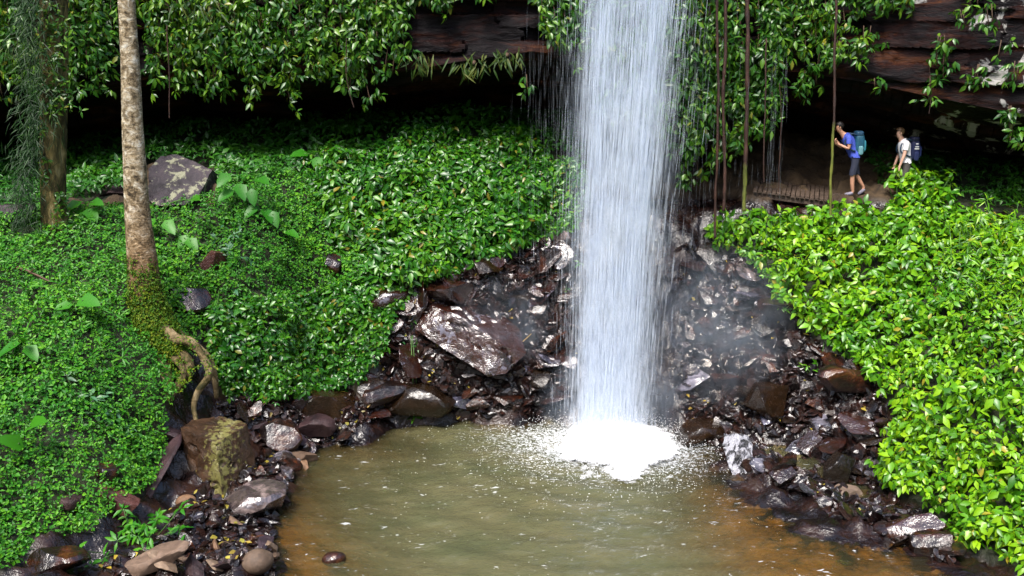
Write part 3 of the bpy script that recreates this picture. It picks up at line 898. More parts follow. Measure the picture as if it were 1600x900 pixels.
# named rocks
NAMED = [
    # name, builder kwargs, (u,v), rot, label
    ('boulder', dict(size=(1.0, .8, .4), seed=102, mat=M_purple, npl=9), (190, 300), (0, -8, 20), 'low purple rock tucked against the left of the trunk', .3),
    ('boulder', dict(size=(1.5, 1.1, .55), seed=103, mat=M_purple, npl=9), (15, 345), (0, 4, -10), 'flat purple rock behind the vine wrapped tree', .2),
    ('slab', dict(size=(.42, 1.5, .22), seed=105, mat=M_purple, npl=7, cut=.6), (250, 745), (28, -24, -20), 'long flat purple slab leaning left of the mossy block', .0),
    ('slab', dict(size=(.55, .4, .2), seed=106, mat=M_purple, npl=8), (268, 685), (10, 15, 20), 'small split purple slab under the tree roots', .1),
    ('boulder', dict(size=(.75, .5, .42), seed=107, mat=M_red, npl=8), (188, 795), (0, 24, -25), 'reddish stone at the edge of the ground cover', .1),
    ('boulder', dict(size=(.42, .4, .45), seed=108, mat=M_wet, npl=8), (168, 752), (10, 5, 40), 'dark stone standing above the reddish stone', .1),
    ('boulder', dict(size=(.36, .3, .34), seed=109, mat=M_purple, npl=8), (110, 800), (10, 5, 60), 'small purple stone alone in the ground cover', .1),
    ('boulder', dict(size=(.5, .4, .6), seed=110, mat=M_red, npl=8), (335, 420), (10, 15, 60), 'reddish rock poking out of the leaves right of the trunk', .1),
    ('boulder', dict(size=(.75, .6, .6), seed=111, mat=M_wet, npl=8), (296, 480), (0, 10, 10), 'dark rock in a hollow right of the trunk base', .2),
    ('boulder', dict(size=(.4, .4, .6), seed=112, mat=M_wet, npl=8), (520, 425), (0, 10, 10), 'dark rock in a gap of the leafy slope', .1),
    ('stone', dict(size=(.50, .46, .40), seed=113, mat=M_dry, round=1), (404, 893), (0, 0, 30), 'pale round stone at the bottom left waterline', .15),
    ('stone', dict(size=(.38, .30, .27), seed=114, mat=M_dry, round=1), (291, 795), (0, 8, 30), 'pale round stone below the mossy block', .1),
    ('boulder', dict(size=(1.05, .5, .5), seed=115, mat=M_dry, npl=8, cut=.55), (240, 888), (0, -14, 12), 'long tan stone at the bottom left edge', .2),
    ('boulder', dict(size=(1.15, .8, .6), seed=116, mat=M_pale, npl=9, cut=.6), (402, 792), (6, 0, 15), 'pale bluish wet rock at the waterline beside the mossy block', .3),
    ('boulder', dict(size=(1.1, .9, .75), seed=117, mat=M_darkslab, npl=8), (515, 648), (0, 10, 30), 'brown angular boulder where the left slope meets the pool', .25),
    ('boulder', dict(size=(.80, .6, .5), seed=118, mat=M_purple, npl=9), (490, 676), (0, 5, 15), 'grey purple stone in front of the brown angular boulder', .2),
    ('boulder', dict(size=(.95, .8, .6), seed=119, mat=M_wet, npl=8), (440, 700), (5, 15, 35), 'wet maroon rock right of the mossy block', .2),
    ('boulder', dict(size=(1.6, 1.3, .95), seed=121, mat=M_darkslab, npl=8, cut=.58), (645, 645), (0, 4, 14), 'dark flat topped boulder at the back edge of the pool', .2),
    ('boulder', dict(size=(1.5, .9, .7), seed=122, mat=M_slab, npl=10, cut=.55), (700, 470), (-15, 20, 10), 'red brown wet ledge just above the cracked slab', .3),
    ('boulder', dict(size=(.9, .6, .45), seed=123, mat=M_slab, npl=9), (605, 480), (0, -20, 10), 'silvery wet rock under the leaves left of the cracked slab', .2),
    ('boulder', dict(size=(.95, .5, .3), seed=124, mat=M_pale, npl=9), (715, 640), (0, 5, -5), 'pale flat stone at the waterline below the cracked slab', .1),
    ('boulder', dict(size=(.7, .5, .4), seed=125, mat=M_pale, npl=9), (880, 385), (0, 10, 15), 'pale wet rock at the top left of the waterfall rocks', .1),
    ('boulder', dict(size=(.85, .6, .8), seed=127, mat=M_darkslab, npl=11), (1310, 752), (0, 5, 30), 'dark brown rounded boulder near the right waterline', .15),
    ('slab', dict(size=(1.0, .7, .25), seed=128, mat=M_pale, npl=9), (1182, 470), (-12, 6, 10), 'pale topped ledge stone high on the right rocks', .1),
    ('boulder', dict(size=(1.2, .8, .6), seed=129, mat=M_wet, npl=9), (1230, 500), (-10, 10, 10), 'maroon block under the right foliage edge', .2),
    ('boulder', dict(size=(1.4, .8, .6), seed=130, mat=M_wet, npl=9), (1330, 610), (-6, 8, 10), 'flat maroon rock beneath the overhanging right leaves', .2),
    ('boulder', dict(size=(1.0, .8, .7), seed=132, mat=M_darkslab, npl=9), (1090, 690), (0, 8, 10), 'black wet boulder at the right foot of the waterfall', .2),
    ('boulder', dict(size=(1.1, .8, .9), seed=133, mat=M_darkslab, npl=9), (1200, 640), (0, 8, 50), 'dark brown boulder above the white streaked rock', .2),
    ('boulder', dict(size=(.75, .4, .28), seed=134, mat=M_dry, npl=9), (1320, 778), (0, 4, -10), 'small tan flat stone at the right waterline', .1),
    ('slab', dict(size=(1.1, .5, .45), seed=135, mat=M_slab, npl=9), (1420, 835), (0, -24, -28), 'dark slab with a pale edge at the lower right shore', .1),
    ('boulder', dict(size=(.7, .5, .45), seed=136, mat=M_wet, npl=9), (1460, 862), (0, -14, -28), 'dark block beside the slab at the lower right shore', .15),
    ('stone', dict(size=(.42, .3, .26), seed=137, mat=M_wet, round=1), (522, 874), (0, 0, 10), 'small wet stone alone in the pool', None),
    ('boulder', dict(size=(.8, .55, .4), seed=138, mat=M_wet, npl=9), (90, 888), (0, 5, 10), 'dark purple stone at the bottom left corner', .15),
]
for nm, kw, (u, v), rot, lab, sink in NAMED:
    kw = dict(kw)
    if kw.pop('round', 0): me = round_rock(nm, kw['size'], kw['seed'], kw['mat'])
    else: me = angular_rock(nm, kw.pop('size'), kw.pop('seed'), kw.pop('mat'), **kw)
    if sink is None:
        P0 = on_level(u, v, 0.02); o = obj(nm, me, None, P0 - np.array([0, 0, .0])); o.rotation_euler = (0, 0, R(10)); tag(o, lab, 'stone')
    else:
        place_rock(me, u, v, rot, lab, 'stone' if nm == 'stone' else ('slab' if nm == 'slab' else 'boulder'), None, sink, nm)

hull_rock('boulder', [(262, 244, 24.0), (232, 264, 23.6), (252, 244, 24.0), (275, 242, 24.0), (305, 253, 23.85), (331, 266, 23.7), (343, 274, 24.2), (342, 298, 24.3), (313, 303, 23.15), (288, 320, 23.0), (244, 322, 23.0), (231, 312, 23.2), (290, 250, 25.0), (250, 252, 25.0), (340, 300, 24.9), (240, 320, 24.8)], M_lichen, 11, 'purple grey boulder with pale lichen behind the pale tree trunk', 'boulder', rough=.018, fine=.012)
hull_rock('boulder', [(337, 693, 17.85), (283, 669, 18.5), (300, 656, 19.0), (338, 650, 19.35), (372, 655, 19.0), (386, 664, 18.7), (350, 783, 17.75), (294, 757, 18.2), (403, 742, 18.5), (395, 762, 18.3), (340, 760, 19.3), (290, 748, 18.9), (340, 740, 17.8)], M_block, 12, 'large square mossy brown block below the tree roots', 'boulder', rough=.035, sc_=2.5)
hull_rock('boulder', [(715, 492, 22.75), (648, 468, 23.4), (649, 514, 22.9), (691, 543, 22.6), (763, 587, 22.25), (790, 584, 22.25), (823, 552, 22.6), (815, 518, 23.0), (790, 495, 23.4), (720, 452, 23.9), (680, 450, 23.9), (752, 514, 22.6), (785, 540, 22.4), (700, 480, 24.6), (800, 540, 24.0), (760, 590, 23.4)], M_slab, 13, 'huge cracked wet slab with silvery sheen left of the waterfall', 'boulder', rough=.05, fine=.016, sc_=1.5)
hull_rock('boulder', [(1150, 676, 20.0), (1130, 676, 20.3), (1132, 705, 19.9), (1144, 745, 19.4), (1174, 752, 19.35), (1178, 700, 19.75), (1170, 681, 20.1), (1150, 690, 20.8), (1176, 735, 20.4)], M_white, 14, 'white streaked rock standing in the pool right of the waterfall', 'boulder', rough=.06, fine=.02, sc_=3.5)

# loose rocks, copies of a few shapes
PROTO = {}
for key, mat in (('wet', M_wet), ('slab', M_slab), ('dark', M_darkslab), ('pale', M_pale), ('dry', M_dry), ('purple', M_purple)):
    PROTO[key] = [angular_rock('rock', (1, .75, .38 + .2 * (i % 3)), 300 + i * 7 + hash(key) % 1 + len(key) * 31, mat, npl=12, sub=4, cut=.40, rough=.025) for i in range(4)]
RUB_LEFT = [(275, 790), (330, 770), (400, 720), (440, 690), (500, 690), (460, 740), (435, 800), (428, 900), (150, 900), (250, 850)]
RUB_SHORE = [(330, 640), (390, 632), (470, 620), (560, 615), (600, 655), (560, 668), (500, 700), (440, 720), (400, 690)]
RUB_CENTRE = [(600, 470), (700, 440), (800, 400), (900, 370), (905, 645), (720, 655), (590, 650), (570, 620), (590, 560)]
RUB_RIGHT = [(1070, 390), (1170, 410), (1240, 500), (1300, 550), (1370, 600), (1390, 650), (1370, 720), (1385, 770), (1440, 810), (1500, 860), (1480, 885), (1390, 840), (1300, 800), (1200, 755), (1100, 695), (1060, 640)]


KEEP = [(1112, 650, 1190, 770), (655, 462, 815, 580), (285, 655, 400, 775), (600, 600, 690, 650), (365, 765, 440, 810), (1275, 710, 1345, 765)]


def loose(zone, n, mix, size, group, labels, power=2.0, flat=.75):
    x, y = scatter(zone, n * 3)
    uq, vq = proj(np.stack([x, y, gz(x, y) + .1], -1))
    ok = np.ones(len(x), bool)
    for (a1, b1, a2, b2) in KEEP: ok &= ~((uq > a1) & (uq < a2) & (vq > b1) & (vq < b2 + 25))
    x, y = x[ok][:n], y[ok][:n]
    for i in range(len(x)):
        key = mix[int(rng.integers(len(mix)))]
        me = PROTO[key][int(rng.integers(4))]
        s = size[0] + (size[1] - size[0]) * rng.random() ** power
        o = bpy.data.objects.new('loose_rock', me); COL.objects.link(o)
        o.scale = (s * rng.uniform(.8, 1.3), s * rng.uniform(.8, 1.2), s * rng.uniform(.5, 1.0) * flat)
        nn = gnormal(x[i:i + 1], y[i:i + 1])[0]
        o.location = Vector((x[i], y[i], float(gz(x[i], y[i])))) + Vector(nn) * s * .16
        q = Vector((0, 0, 1)).rotation_difference(Vector(nn * .6 + np.array([0, 0, .6]) + rng.normal(0, .38, 3)))
        o.rotation_mode = 'QUATERNION'
        o.rotation_quaternion = q @ Vector((0, 0, 1)).rotation_difference(Vector((0, 0, 1))) @ Matrix.Rotation(rng.uniform(0, 6.28), 3, 'Z').to_quaternion()
        tag(o, labels[key], 'rock', group)


LAB = lambda where: {'wet': 'loose dark wet rock ' + where, 'slab': 'loose silvery wet rock ' + where, 'dark': 'loose dull brown rock ' + where, 'pale': 'loose pale grey rock ' + where, 'dry': 'loose tan stone ' + where, 'purple': 'loose purple grey stone ' + where}
loose(RUB_LEFT, 80, ['wet', 'wet', 'dark', 'purple', 'purple', 'dry', 'pale'], (.24, .62), 'loose rocks on the left shore', LAB('in the heap on the left shore'), 1.5, 1.05)
loose(RUB_SHORE, 36, ['wet', 'dark', 'purple', 'slab'], (.25, .7), 'loose rocks below the leafy slope', LAB('below the leafy slope'))
loose(RUB_CENTRE, 80, ['wet', 'slab', 'slab', 'dark', 'pale'], (.22, .95), 'loose rocks left of the waterfall', LAB('around the cracked slab left of the waterfall'), 1.4)
loose(RUB_RIGHT, 100, ['wet', 'wet', 'slab', 'dark', 'pale'], (.22, .95), 'loose rocks right of the waterfall', LAB('on the rock slope right of the waterfall'), 1.4)

# fine rubble: too many to count
rb = MB()
V0, T0 = ico(1)
shapes = []
for k in range(8):
    r = np.random.default_rng(900 + k)
    V = ico(2)[0] * 1.2
    for nv in norm(r.normal(size=(8, 3))):
        s = V @ nv - r.uniform(.4, .75); V = V - np.outer(np.maximum(s, 0), nv)
    shapes.append(V)
T0 = ico(2)[1]
for zone, n, smax in ((RUB_LEFT, 900, .2), (RUB_SHORE, 800, .24), (RUB_CENTRE, 2300, .40), (RUB_RIGHT, 3200, .40)):
    x, y = scatter(zone, n)
    z = gz(x, y)
    for i in range(len(x)):
        s = .04 + smax * .5 * rng.random() ** 2
        M = np.array(Matrix.Rotation(rng.uniform(0, 6.28), 3, Vector(rng.normal(size=3))))
        V = (shapes[int(rng.integers(8))] * np.array([1, .75, rng.uniform(.25, .55)]) * s) @ M.T + np.array([x[i], y[i], z[i] + s * .3])
        rb.add(V, T0)
m_r = rock_mat('rubble_rock', [(.3, (.003, .002, .003)), (.47, (.008, .005, .005)), (.57, (.026, .010, .007)), (.65, (.024, .016, .014)), (.76, (.07, .066, .085))], rough=(.05, .3), spec=.5, coat=.15, ior=1.55, scale=3.0, bump=.3, kind='World', rnd=False, bd=5)
tag(rb.build('rubble', m_r, shade=False), 'fine wet rubble between the rocks along the shore', 'rubble', kind='stuff')

# fallen yellow leaves
pts = []
for zone, n in ((RUB_CENTRE, 130), (RUB_RIGHT, 170), (RUB_SHORE, 60), (RUB_LEFT, 50)):
    x, y = scatter(zone, n); pts.append(np.stack([x, y, gz(x, y) + .09], -1))
Pl = np.concatenate(pts); n = len(Pl)
V, T = leaf_geo(Pl, norm(rng.normal(size=(n, 3)) * [1, 1, .35]), norm(rng.normal(0, .4, (n, 3)) + [0, -.4, 1]), rng.uniform(.07, .16, n), rng.uniform(.02, .05, n), .2)
M_litter = leaf_mat('fallen_leaf', (.10, .07, .01), (.26, .19, .02), (.36, .30, .04), rough=.5)
tag(obj('leaf_litter', mesh_from('leaf_litter', V, T, None, M_litter, True)), 'scattered fallen yellow leaves on the wet rocks', 'leaf litter', kind='stuff')

# ------------------------------------------------------------------ hanging vines on the cliff
M_stem = plain('vine_stem', (.06, .035, .018), .7)


def hanging_vine(u, v0, v1, wid, label, group, Lf=.2, dens=1.0, out_=0.0, mat=None, top_scale=1.0):
    """stems hung from the cliff face with drooping whorls of leaves"""
    mat = mat or M_vine
    yl = None
    P1 = at(u, (v0 + v1) / 2, 24.8)
    x = P1[0]
    for _ in range(4):
        Yq = float(np.interp(x, lip[:, 0], lip[:, 1])) - .35 - out_
        x = at(u, v1, Yq)[0]
    ztop = at(u, v0, Yq)[2]; zbot = at(u, v1, Yq)[2]
    n = max(3, int((ztop - zbot) / .12))
    zs = np.linspace(ztop, zbot, n)
    ph = rng.uniform(0, 6)
    yy = np.minimum(face_y(np.full(n, x), zs) - .1 - out_, Yq + .3)
    mid = np.stack([x + .06 * np.sin(zs * 1.7 + ph), yy, zs], -1)
    root = empty('hanging_vine', mid[0], label, 'vine', group)
    w = wid / F * Yq
    st = MB(); C, A = [], []
    ns = max(1, int(round(w / .22)))
    for s in range(ns):
        dx = rng.uniform(-.5, .5) * w * .8
        q0, q1 = rng.uniform(0, .12), rng.uniform(.72, 1.0) if ns > 1 else 1.0
        a, b_ = int(q0 * n), max(int(q1 * n), int(q0 * n) + 3)
        seg = mid[a:b_] + np.array([dx, rng.uniform(-.15, .05), 0])
        if len(seg) < 2: continue
        seg = seg + np.stack([.04 * np.sin(seg[:, 2] * 3 + s), .03 * np.cos(seg[:, 2] * 2.3 + s), 0 * seg[:, 2]], -1)
        st.add(*tube_geo(seg, .012, 5))
        nr_ = max(2, int(len(seg) * 1.15 * dens))
        tt = rng.uniform(0, len(seg) - 1, nr_); tt[0] = len(seg) - 1
        base = np.stack([np.interp(tt, np.arange(len(seg)), seg[:, c]) for c in range(3)], -1)
        offr = rng.normal(0, .10, (nr_, 3)) * [1.3, .9, .5] + [0, -.06, 0]
        C.append(base + offr); A.append(np.tile([[0, -.6, .6]], (nr_, 1)))
    C = np.concatenate(C); A = np.concatenate(A)
    g = rosettes(C, A, 5, Lf * rng.uniform(.75, 1.2, len(C)), .42, (-.95, .05), .3, .4, up=-.35)
    V, T = leaf_geo(*g, curl=.3)
    obj('foliage', mesh_from('foliage', V - mid[0], T, None, mat, True), root)
    st.build('stem', M_stem, root, mid[0])
    return root


VL = 'leafy vine in the curtain hanging at the upper left'
VM = 'leafy vine in the curtain around the waterfall'
VR = 'leafy vine on the rock face at the upper right'
GL, GM, GR = 'vines hanging at the upper left', 'vines hanging around the waterfall', 'vines hanging at the upper right'
for u, v0, v1, w in [(-60, -70, 150, 60), (0, -60, 130, 60), (40, -60, 120, 50), (110, -60, 95, 60), (150, -70, 70, 50), (165, 10, 120, 36), (215, -70, 40, 60), (262, -70, 55, 60), (290, -60, 120, 46), (325, -60, 165, 46), (360, -70, 140, 46), (395, -60, 130, 46), (430, -60, 145, 42), (452, 20, 188, 36),
                     (480, -60, 120, 46), (515, -60, 125, 42), (548, -60, 150, 36), (572, 20, 172, 24), (600, -60, 80, 40), (85, -40, 60, 40), (310, 0, 100, 50), (345, -20, 110, 50), (378, 0, 105, 40), (412, 10, 120, 40), (465, -10, 100, 44), (500, 10, 110, 40), (530, -20, 100, 40), (560, 0, 95, 40), (585, -40, 100, 40), (140, 20, 110, 40), (20, 20, 140, 40), (240, 50, 150, 36), (282, 60, 150, 36), (112, 60, 165, 40), (400, 70, 160, 30), (350, 80, 152, 30), (505, 70, 150, 30), (610, 60, 125, 26), (185, -40, 80, 40), (240, -30, 85, 44), (270, -10, 95, 40), (60, 60, 160, 40), (120, 40, 140, 44), (165, 60, 150, 36), (-20, 30, 170, 50), (300, 40, 135, 40), (620, -30, 90, 30), (610, -40, 60, 50), (635, -70, 40, 44), (675, -70, 30, 44), (715, -80, 22, 44), (760, -80, 5, 40)]:
    hanging_vine(u, v0, v1, w, VL, GL, dens=1.8, Lf=.195)
for u, v0, v1, w in [(850, -60, 70, 30), (880, -60, 100, 36), (910, -60, 125, 40), (945, -60, 180, 44), (985, -60, 210, 46), (1025, -60, 250, 46), (1060, -60, 300, 44), (1085, 30, 270, 30), (1095, -60, 230, 40), (1130, -60, 235, 40), (1165, -60, 200, 40), (1165, 60, 250, 26), (1200, -60, 190, 40), (1225, -60, 120, 36), (1110, 90, 262, 34), (1142, 80, 250, 34), (1186, 60, 222, 36), (1078, 150, 305, 30), (1215, 10, 170, 36)]:
    hanging_vine(u, v0, v1, w, VM, GM, dens=2.1, Lf=.205)
for u, v0, v1, w in [(1262, -60, 80, 40), (1262, 110, 160, 26), (1300, -60, 60, 36), (1330, -60, 42, 40), (1375, -60, 28, 40), (1350, 40, 100, 22), (1400, -60, 10, 34), (1240, -20, 110, 40), (1285, 10, 95, 40), (1310, 60, 112, 30), (1340, 62, 106, 26), (1390, -40, 45, 36), (1425, -60, 22, 30), (1482, 84, 125, 22), (1520, -40, 20, 30), (1556, 62, 96, 22), (1270, 60, 150, 30)]:
    hanging_vine(u, v0, v1, w, VR, GR, dens=1.6, Lf=.20)
# single clumps, each different
for u, v0, v1, w, lab in [
    (1460, 55, 108, 46, 'leafy clump with a trailing tip in the middle of the right rock face'), (1500, 15, 52, 28, 'pale leafy clump beside the white lichen patches'), (1535, 100, 142, 46, 'leafy clump hanging below the right rock ledge'),
    (1560, 5, 40, 34, 'leafy clump at the top right corner'), (1590, 95, 128, 30, 'small leafy clump at the right edge above the hollow'), (1575, 165, 235, 40, 'leafy branch hanging at the right edge below the ledge'), (1365, 122, 140, 14, 'tiny leafy sprig hanging above the hikers'),
    (1452, 118, 160, 10, 'thin trailing sprig on the dark rock above the second hiker'), (825, 116, 146, 18, 'lone leafy sprig hanging left of the waterfall under the overhang')]:
    hanging_vine(u, v0, v1, w, lab, None, dens=1.3, out_=.1)

# drooping ferns under the lip
for u, v, s, lab in [(655, 112, .9, 'drooping fern below the lip, leftmost of the three'), (740, 118, 1.0, 'drooping brown green fern below the lip, middle of the three'), (792, 106, .8, 'drooping fern below the lip, nearest the waterfall'), (330, 30, 1.5, 'strap leaved fern high in the upper left vine curtain'), (8, 95, 1.2, 'yellow green fern hanging at the upper left edge')]:
    Yq = float(np.interp(at(u, v, 25)[0], lip[:, 0], lip[:, 1])) - .35
    P0 = at(u, v - 18, Yq)
    root = empty('hanging_fern', P0, lab, 'fern')
    n = 42
    C = rng.normal(0, .16, (n, 3)) * [s * 1.5, .7, .7]
    D = norm(np.stack([rng.normal(0, .45, n), rng.normal(-.35, .2, n), rng.uniform(-1.1, -.3, n)], -1))
    V, T = leaf_geo(C, D, norm(rng.normal(0, .3, (n, 3)) + [0, -.9, .5]), rng.uniform(.2, .42, n) * s, rng.uniform(.012, .03, n), .35)
    obj('foliage', mesh_from('foliage', V, T, None, M_fern, True), root)
    r_ = MB(); r_.add(*tube_geo(np.array([[0, .3, .05], [0, .1, .03], [0, 0, 0]]), [.05, .06, .02], 6)); r_.build('rootstock', M_stem, root)

# bare lianas
m_li, nt, out = new_mat('liana_bark')
pos = world_pos(nt, (2, 2, .8)); n1 = noise(nt, 4, 6, .7, pos)
c1 = ramp(nt, n1.outputs['Fac'], [(.3, (.010, .004, .003)), (.52, (.032, .011, .006)), (.75, (.075, .030, .013))])
c2 = ramp(nt, n1.outputs['Fac'], [(.3, (.03, .035, .005)), (.5, (.085, .10, .010)), (.75, (.19, .19, .025))])
am = N_(nt, 'ShaderNodeAttribute', attribute_name='moss'); n2 = noise(nt, 3.0, 4, .6, pos)
ad2 = N_(nt, 'ShaderNodeMath', operation='ADD'); nt.links.new(am.outputs['Fac'], ad2.inputs[0]); nt.links.new(n2.outputs['Fac'], ad2.inputs[1])
p = N_(nt, 'ShaderNodeBsdfPrincipled'); p.inputs['Roughness'].default_value = .7
nt.links.new(mixc(nt, ramp(nt, ad2.outputs[0], [(.85, (0, 0, 0)), (1.05, (1, 1, 1))]), c1, c2), p.inputs['Base Color']); nt.links.new(p.outputs[0], out.inputs[0])
for pts_, r_, zsplit, lab in [
    ([(1121, -60), (1122, 90), (1122, 220), (1118, 300), (1117, 372)], .042, 600, 'brown hanging liana, leftmost of the three thick ones'),
    ([(1134, -60), (1133, 80), (1131, 150), (1132, 250), (1130, 330)], .050, 600, 'brown hanging liana, middle of the three thick ones'),
    ([(1169, -60), (1168, 100), (1167, 180), (1165, 260), (1163, 330)], .062, 250, 'brown hanging liana with a mossy foot, nearest the boardwalk'),
    ([(1197, 60), (1196, 150), (1194, 230), (1194, 285)], .022, 400, 'thin brown liana at the left end of the boardwalk'),
    ([(1218, 130), (1219, 220), (1217, 300)], .014, 400, 'thread thin liana over the boardwalk'),
    ([(1307, -60), (1306, 60), (1304, 160), (1300, 250), (1298, 310), (1299, 372)], .040, 190, 'long liana in front of the hikers, mossy green below'),
    ([(262, 40), (264, 110), (266, 185)], .02, 400, 'thin dark liana in the hollow right of the pale trunk'),
    ([(540, 60), (542, 120), (553, 168)], .014, 400, 'thin looping liana under the left vine curtain'),
    ([(1452, 105), (1454, 140), (1451, 178)], .012, 400, 'thread thin liana on the dark rock above the second hiker')]:
    Yq = 24.1 if 1100 < pts_[0][0] < 1330 else 24.6
    if pts_[0][0] > 1400: Yq = 23.9
    W = spline([at(u, v, Yq) for u, v in pts_], 60)
    kz = rng.uniform(0, 9); W = W + np.stack([.045 * fbm(W[:, 2] * .9 + kz, kz, 0, 3, 3), .06 * fbm(W[:, 2] * .8, kz, 0, 4, 3), 0 * W[:, 2]], -1)
    root = empty('hanging_liana', W[0], lab, 'liana')
    _, vv = proj(W)
    a = MB(); a.add(*tube_geo(W, r_ * .78 * rng.uniform(.8, 1.2, len(W)), 8)); so_ = a.build('stem', m_li, root, W[0])
    mo_ = np.repeat(np.clip((vv - zsplit) / 90 + .4, -.6, .75), 8); mo_ = np.concatenate([mo_, [-.6, mo_[-1]]])
    a_ = so_.data.attributes.new('moss', 'FLOAT', 'POINT'); a_.data.foreach_set('value', mo_.astype(np.float32))

# ------------------------------------------------------------------ the pale tree with the exposed roots
m_bark, nt, out = new_mat('pale_bark')
pos = coords(nt, (1, 1, 1)); posr = coords(nt, (2, 2, 7))
n1 = noise(nt, 5.5, 8, .78, pos, .5)
col = ramp(nt, n1.outputs['Fac'], [(.32, (.012, .009, .005)), (.41, (.07, .05, .025)), (.48, (.23, .175, .10)), (.55, (.40, .34, .24)), (.62, (.60, .58, .50))])
n2 = noise(nt, 4.2, 7, .75, posr)
col = mixc(nt, .75, col, ramp(nt, n2.outputs['Fac'], [(.38, (.15, .13, .10)), (.47, (.85, .85, .85)), (.62, (1.35, 1.3, 1.2))]), 'MULTIPLY')
sp = N_(nt, 'ShaderNodeSeparateXYZ'); nt.links.new(pos, sp.inputs[0])
lw = N_(nt, 'ShaderNodeMapRange'); nt.links.new(sp.outputs[2], lw.inputs[0]); lw.inputs[1].default_value = 2.6; lw.inputs[2].default_value = .6
col = mixc(nt, lw.outputs[0], col, mixc(nt, 1.0, col, (.60, .44, .30), 'MULTIPLY'))
p = N_(nt, 'ShaderNodeBsdfPrincipled'); p.inputs['Roughness'].default_value = .75; p.inputs['Specular IOR Level'].default_value = .3
nt.links.new(col, p.inputs['Base Color'])
b = N_(nt, 'ShaderNodeBump'); b.inputs['Strength'].default_value = .7; b.inputs['Distance'].default_value = .05
n5 = noise(nt, 6, 7, .7, posr); nt.links.new(n5.outputs['Fac'], b.inputs['Height']); nt.links.new(b.outputs[0], p.inputs['Normal'])
nt.links.new(p.outputs[0], out.inputs[0])
m_root = rock_mat('root_bark', [(.3, (.020, .022, .006)), (.42, (.06, .05, .016)), (.52, (.16, .115, .055)), (.72, (.30, .24, .14))], rough=(.6, .9), scale=3.2, bump=1.0, bscale=6, spec=.25, rnd=False)

base = at(232, 470, 19.9)
tree = empty('tree', base, 'tall pale barked tree with mossy exposed roots on the left bank', 'tree')
path_px = [(172, -700, 19.4), (186, -300, 19.6), (197, -20, 19.8), (203, 90, 19.85), (207, 200, 19.9), (213, 310, 19.9), (221, 400, 19.9), (229, 470, 19.9), (243, 520, 19.85), (262, 560, 19.8)]
W = spline([at(*q) for q in path_px], 90)
rad = np.interp(np.linspace(0, 9, 90), np.arange(10), [.12, .145, .16, .172, .195, .235, .28, .315, .34, .26])
ROOTS = []
t_ = MB(); t_.add(*tube_geo(W, rad, 28, .10, 3)); t_.build('trunk', m_bark, tree, base)
for q, rs in [
    ([(245, 505, 19.7), (275, 530, 19.5), (300, 535, 19.35), (318, 560, 19.3), (327, 585, 19.25), (309, 612, 19.25), (303, 640, 19.2), (312, 672, 19.0)], [.15, .11, .085, .07, .08, .065, .05, .04]),
    ([(262, 545, 19.7), (290, 560, 19.45), (296, 580, 19.4), (276, 602, 19.3), (258, 628, 19.15), (262, 668, 18.9)], [.15, .11, .09, .08, .065, .04]),
    ([(255, 520, 19.7), (262, 560, 19.5), (261, 590, 19.4), (262, 612, 19.4)], [.12, .08, .06, .05]),
    ([(250, 560, 19.5), (262, 600, 19.2), (256, 630, 19.0), (246, 662, 18.8)], [.15, .12, .09, .05]),
    ([(252, 540, 19.6), (285, 575, 19.3), (283, 600, 19.2), (266, 622, 19.1), (252, 655, 18.9), (240, 690, 18.6)], [.10, .055, .05, .05, .04, .03]),
    ([(270, 520, 19.9), (320, 555, 19.8), (335, 590, 19.8), (338, 622, 19.9)], [.14, .09, .07, .04]),
]:
    W2 = spline([at(*z) for z in q], 24); ROOTS.append(W2)
    a = MB(); a.add(*tube_geo(W2, np.interp(np.linspace(0, len(rs) - 1, 24), np.arange(len(rs)), rs), 12, .18, 8)); a.build('root', m_root, tree, base)
# creeping moss and leaves over the trunk foot
n = 2100
tt = rng.random(n) ** .8
ctr = spline([at(222, 400, 19.9), at(229, 460, 19.9), at(243, 505, 19.85), at(270, 545, 19.65)], 50)
ii = (tt * 49).astype(int)
rr2 = np.interp(tt, [0, .3, .7, 1], [.27, .33, .42, .30])
ang = rng.uniform(-np.pi, 0, n)
C = ctr[ii] + np.stack([np.cos(ang) * rr2, np.sin(ang) * rr2, rng.normal(0, .05, n)], -1)
keep = rng.random(n) < np.interp(tt, [0, .2, .5, 1], [.15, .45, .85, 1]); C = C[keep]
A = norm(np.stack([np.cos(ang), np.sin(ang), .5 + 0 * ang], -1)[keep])
for W2 in ROOTS:
    nq = 48; kk = (rng.random(nq) ** 1.4 * 14).astype(int)
    C = np.vstack([C, W2[kk] + np.stack([rng.normal(0, .07, nq), -.05 - rng.random(nq) * .06, rng.normal(.03, .05, nq)], -1)]); A = np.vstack([A, np.tile([[0, -.7, .6]], (nq, 1))])
g = rosettes(C, A, 4, np.full(len(C), .062), .62, (-.4, .5), .2, .4)
V, T = leaf_geo(*g, curl=.2, simple=True)
obj('moss', mesh_from('moss', V - base, T, None, M_moss, False), tree)

